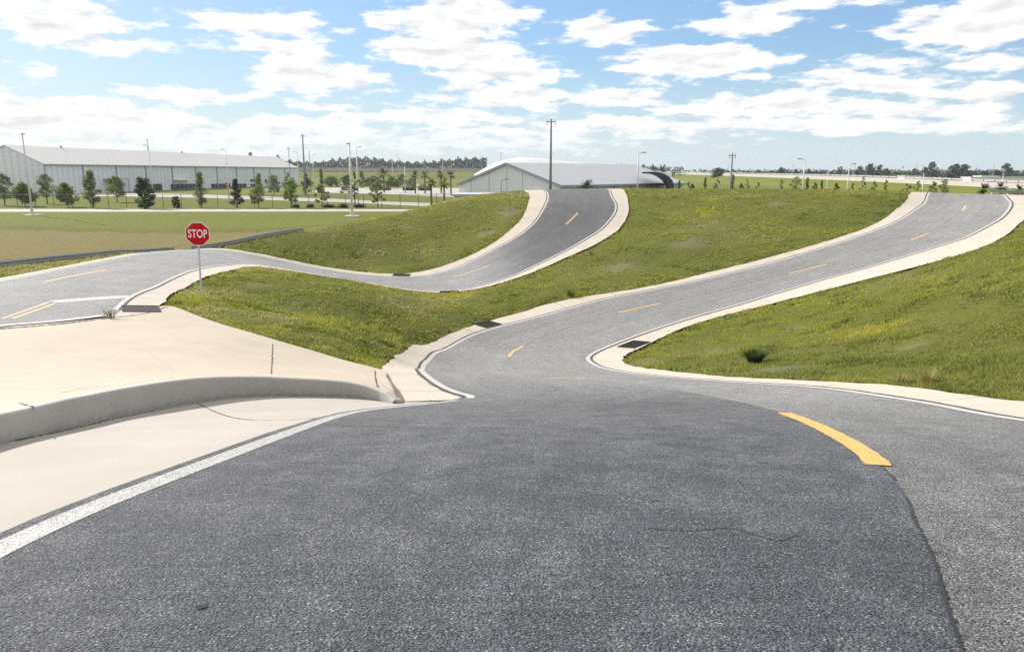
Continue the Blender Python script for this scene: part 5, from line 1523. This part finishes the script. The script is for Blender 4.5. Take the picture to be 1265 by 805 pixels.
for (px, top, w, st, lab) in ((886, 209, 20, 'oak', 'low wide dark tree right of the porch, far off'), (936, 210.5, 10, 'oak', 'small dark tree left of the centre of the far skyline'), (965, 208, 14, 'oak', 'dark dome tree left of the pale light pole, far off'), (982, 209.5, 9, 'oak', 'small dark tree next to the pale light pole, far off'), (997, 209, 9, 'oak', 'far tree right of the pale light pole'), (1008, 212.5, 8, 'oak', 'tiny far bush right of the pale light pole'),
        (1036, 206, 9, 'oak', 'far upright tree left of the thin tee topped pole'), (1060, 206, 11, 'oak', 'leftmost tree of the dark clump'), (1074, 203.5, 17, 'oak', 'tallest tree of the dark clump'), (1085, 204, 11, 'oak', 'third tree of the dark clump'), (1093, 208.5, 11, 'oak', 'right end tree of the dark clump'), (1127, 208.5, 10, 'sparse', 'thin far tree over the white trailer'),
        (1141, 207, 12, 'oak', 'dark tree left of the tall airy one'), (1149, 201, 15, 'oak', 'tall airy far tree at the upper right'), (1178, 204, 19, 'oak', 'left half of the twin dark far trees'), (1190, 204, 17, 'oak', 'right half of the twin dark far trees'), (1202, 212, 9, 'oak', 'low far bush right of the twin trees'), (1213, 211.5, 12, 'oak', 'low far tree left of the white sheds'), (1229, 210.5, 12, 'oak', 'dark far tree above the white sheds'), (1240, 202.5, 15, 'oak', 'tall far tree above the white sheds near the right edge')):
    tree('far_tree', px, 217, top, w, st, 'far', lab, group=FR, d=500 + (px % 11) * 6, n=800, z0=0)
# far woods that read as one mass
def woods(name, span, d, top_f, n, label, size, tone=(.050, .068, .058)):
    P, s = [], []
    px = NP.uniform(span[0], span[1], n)
    d_ = d + NP.uniform(-15, 40, n)
    tops = np.array([top_f(q) for q in px])
    zt = EYE + (213 - tops) / F_PX * d
    t = NP.random(n) ** .7
    x = (px - 632.5) / F_PX * d_
    P = np.c_[x, d_, np.maximum(.5, zt * t + NP.normal(0, .7, n))]
    clump = fbm(px * 1.0, P[:, 2] * .6, 5.0, 91)
    c = np.array(tone) * (.55 + .9 * clump)[:, None] * NP.uniform(.75, 1.25, (n, 1))
    o = tri_mesh(name, leaf_quads(P, size), M['leaf'], c, None, 4)
    return tag(o, label, 'woods', kind='stuff')
def tops_left(px):
    return 199.5 - 5.5 * float(fbm(np.array([px]), np.array([0.0]), 16.0, 5)[0]) + 5 * abs(math.sin(px * .31)) * .6 - 2.5 * math.sin(px * .045)
woods('woods', (300, 602), 960, tops_left, 15000, 'dark woods beyond the highway at the left', 1.5)
woods('woods', (825, 1290), 640, lambda q: 212.3 - 2.2 * float(fbm(np.array([q]), np.array([3.0]), 9.0, 8)[0]), 9000, 'thin dark tree line on the horizon at the right', 1.0)
woods('woods', (560, 840), 980, lambda q: 208 - 2.2 * float(fbm(np.array([q]), np.array([6.0]), 9.0, 9)[0]), 4000, 'low woods behind the hall', 1.4)
for (px, top, w, lab) in ((312, 188.5, 12, 'dark tree top peeping over the warehouse roof'), (346, 191, 8, 'smaller dark tree top peeping over the end of the warehouse roof')):
    tree('far_tree', px, 217, top, w, 'oak', 'far', lab, group='trees behind the warehouse', d=620, z0=0, n=700)

# ------------------------------------------------------------------ vehicles and sheds far off
def car(px, d, yaw, paint_, label, kind='car', z0=0.0):
    x = at_d(px, 230, d)[0]
    r = empty('parked_' + kind, (x, d, z0), yaw); tag(r, label, kind, 'parked vehicles')
    if kind == 'car':
        low = [(-2.2, .35), (2.2, .35), (2.25, .75), (1.3, .95), (-2.2, 1.0), (-2.25, .6)]
        cab = [(-2.0, 1.0), (1.1, .95), (.35, 1.45), (-1.5, 1.47)]
    else:
        low = [(-2.7, .5), (2.7, .5), (2.75, 1.0), (1.2, 1.15), (-2.7, 1.15)]
        cab = [(-.6, 1.15), (1.4, 1.15), (.7, 1.85), (-.5, 1.87)]
    mb = MB(); mb.prism(low, -.9, .9); mb.prism(cab, -.78, .78); body = mb.build('body', paint_, r)
    for s in (-1, 1):
        g = [(a * .86 + (-.06 if kind == 'car' else .06), .98 + (b - .95) * .8 if kind == 'car' else 1.2 + (b - 1.15) * .78) for a, b in cab]
        mb = MB(); mb.prism(g, s * .785, s * .80); mb.build('window', M['darkglass'], r)
    for a in (-1.4, 1.4):
        for s in (-1, 1):
            mb = MB(); mb.tube((a, s * .72, .34), (a, s * .93, .34), .34, .34, 12); mb.build('wheel', M['rubber'], r)
    return r
car(427, 262, rad(175), M['carwhite'], 'white car parked behind the lawn left of the tall pale light pole')
car(338, 272, rad(178), M['carwhite'], 'white pickup parked before the end of the warehouse', 'pickup')
for (px, py, p_, yw, lab) in ((423, 229, 'carwhite', 80, 'white car in the back of the parking lot, left of the narrow tree'), (436, 229, 'carwhite', 85, 'white car in the back of the parking lot, behind the tall pale light pole'), (427, 231, 'carred', 100, 'red car in the back of the parking lot'), (502, 230.5, 'carwhite', 80, 'white car behind the short parking lot light pole'), (516, 231, 'carwhite', 95, 'white car under the far palms'), (522, 231, 'cargrey', 90, 'grey car right of the white one under the far palms'), (490, 230.5, 'cargrey', 85, 'grey car right of the big far palm'), (455, 230.5, 'cargrey', 92, 'grey car under the taller narrow parking lot tree')):
    x, d = gpt(px, py); car(px, d, rad(yw), M[p_], lab)
def shed(px0, px1, top, d, label, cat='shed', name='shed', base=3.0):
    x0, x1 = at_d(px0, 230, d)[0], at_d(px1, 230, d)[0]; zt = at_d(px0, top, d)[2]
    r = empty(name, ((x0 + x1) / 2, d, 0)); tag(r, label, cat); hw = (x1 - x0) / 2
    mb = MB(); mb.box(-hw, hw, 0, 8, 0, zt - .25); mb.build('wall', M['white_wall'], r)
    mb = MB(); mb.box(-hw - .3, hw + .3, -.3, 8.3, zt - .25, zt); mb.build('roof', M['roof_metal'], r)
    mb = MB(); mb.box(-hw * .5, -hw * .3, -.05, -.01, 0, zt * .55); mb.build('door', M['dock'], r)
shed(1117, 1137, 217, 410, 'low white trailer like shed beyond the highway below the thin far tree')
shed(1198, 1282, 218.5, 372, 'long low white shed beyond the highway at the far right')
shed(1212, 1233, 217, 395, 'smaller white shed behind the long low one')

# ------------------------------------------------------------------ air
m_, N = new_mat('haze')
pv = N.n('ShaderNodeVolumePrincipled', ins={'Color': (.86, .92, 1.0, 1), 'Density': 0.00010, 'Anisotropy': 0.2})
N.n('ShaderNodeOutputMaterial', ins={1: pv.outputs[0]})
mb = MB(); mb.box(-900, 900, -60, 1100, -1.2, 32)
hzb = mb.build('haze', m_); tag(hzb, 'thin pale air over the flat land', 'haze', kind='stuff')
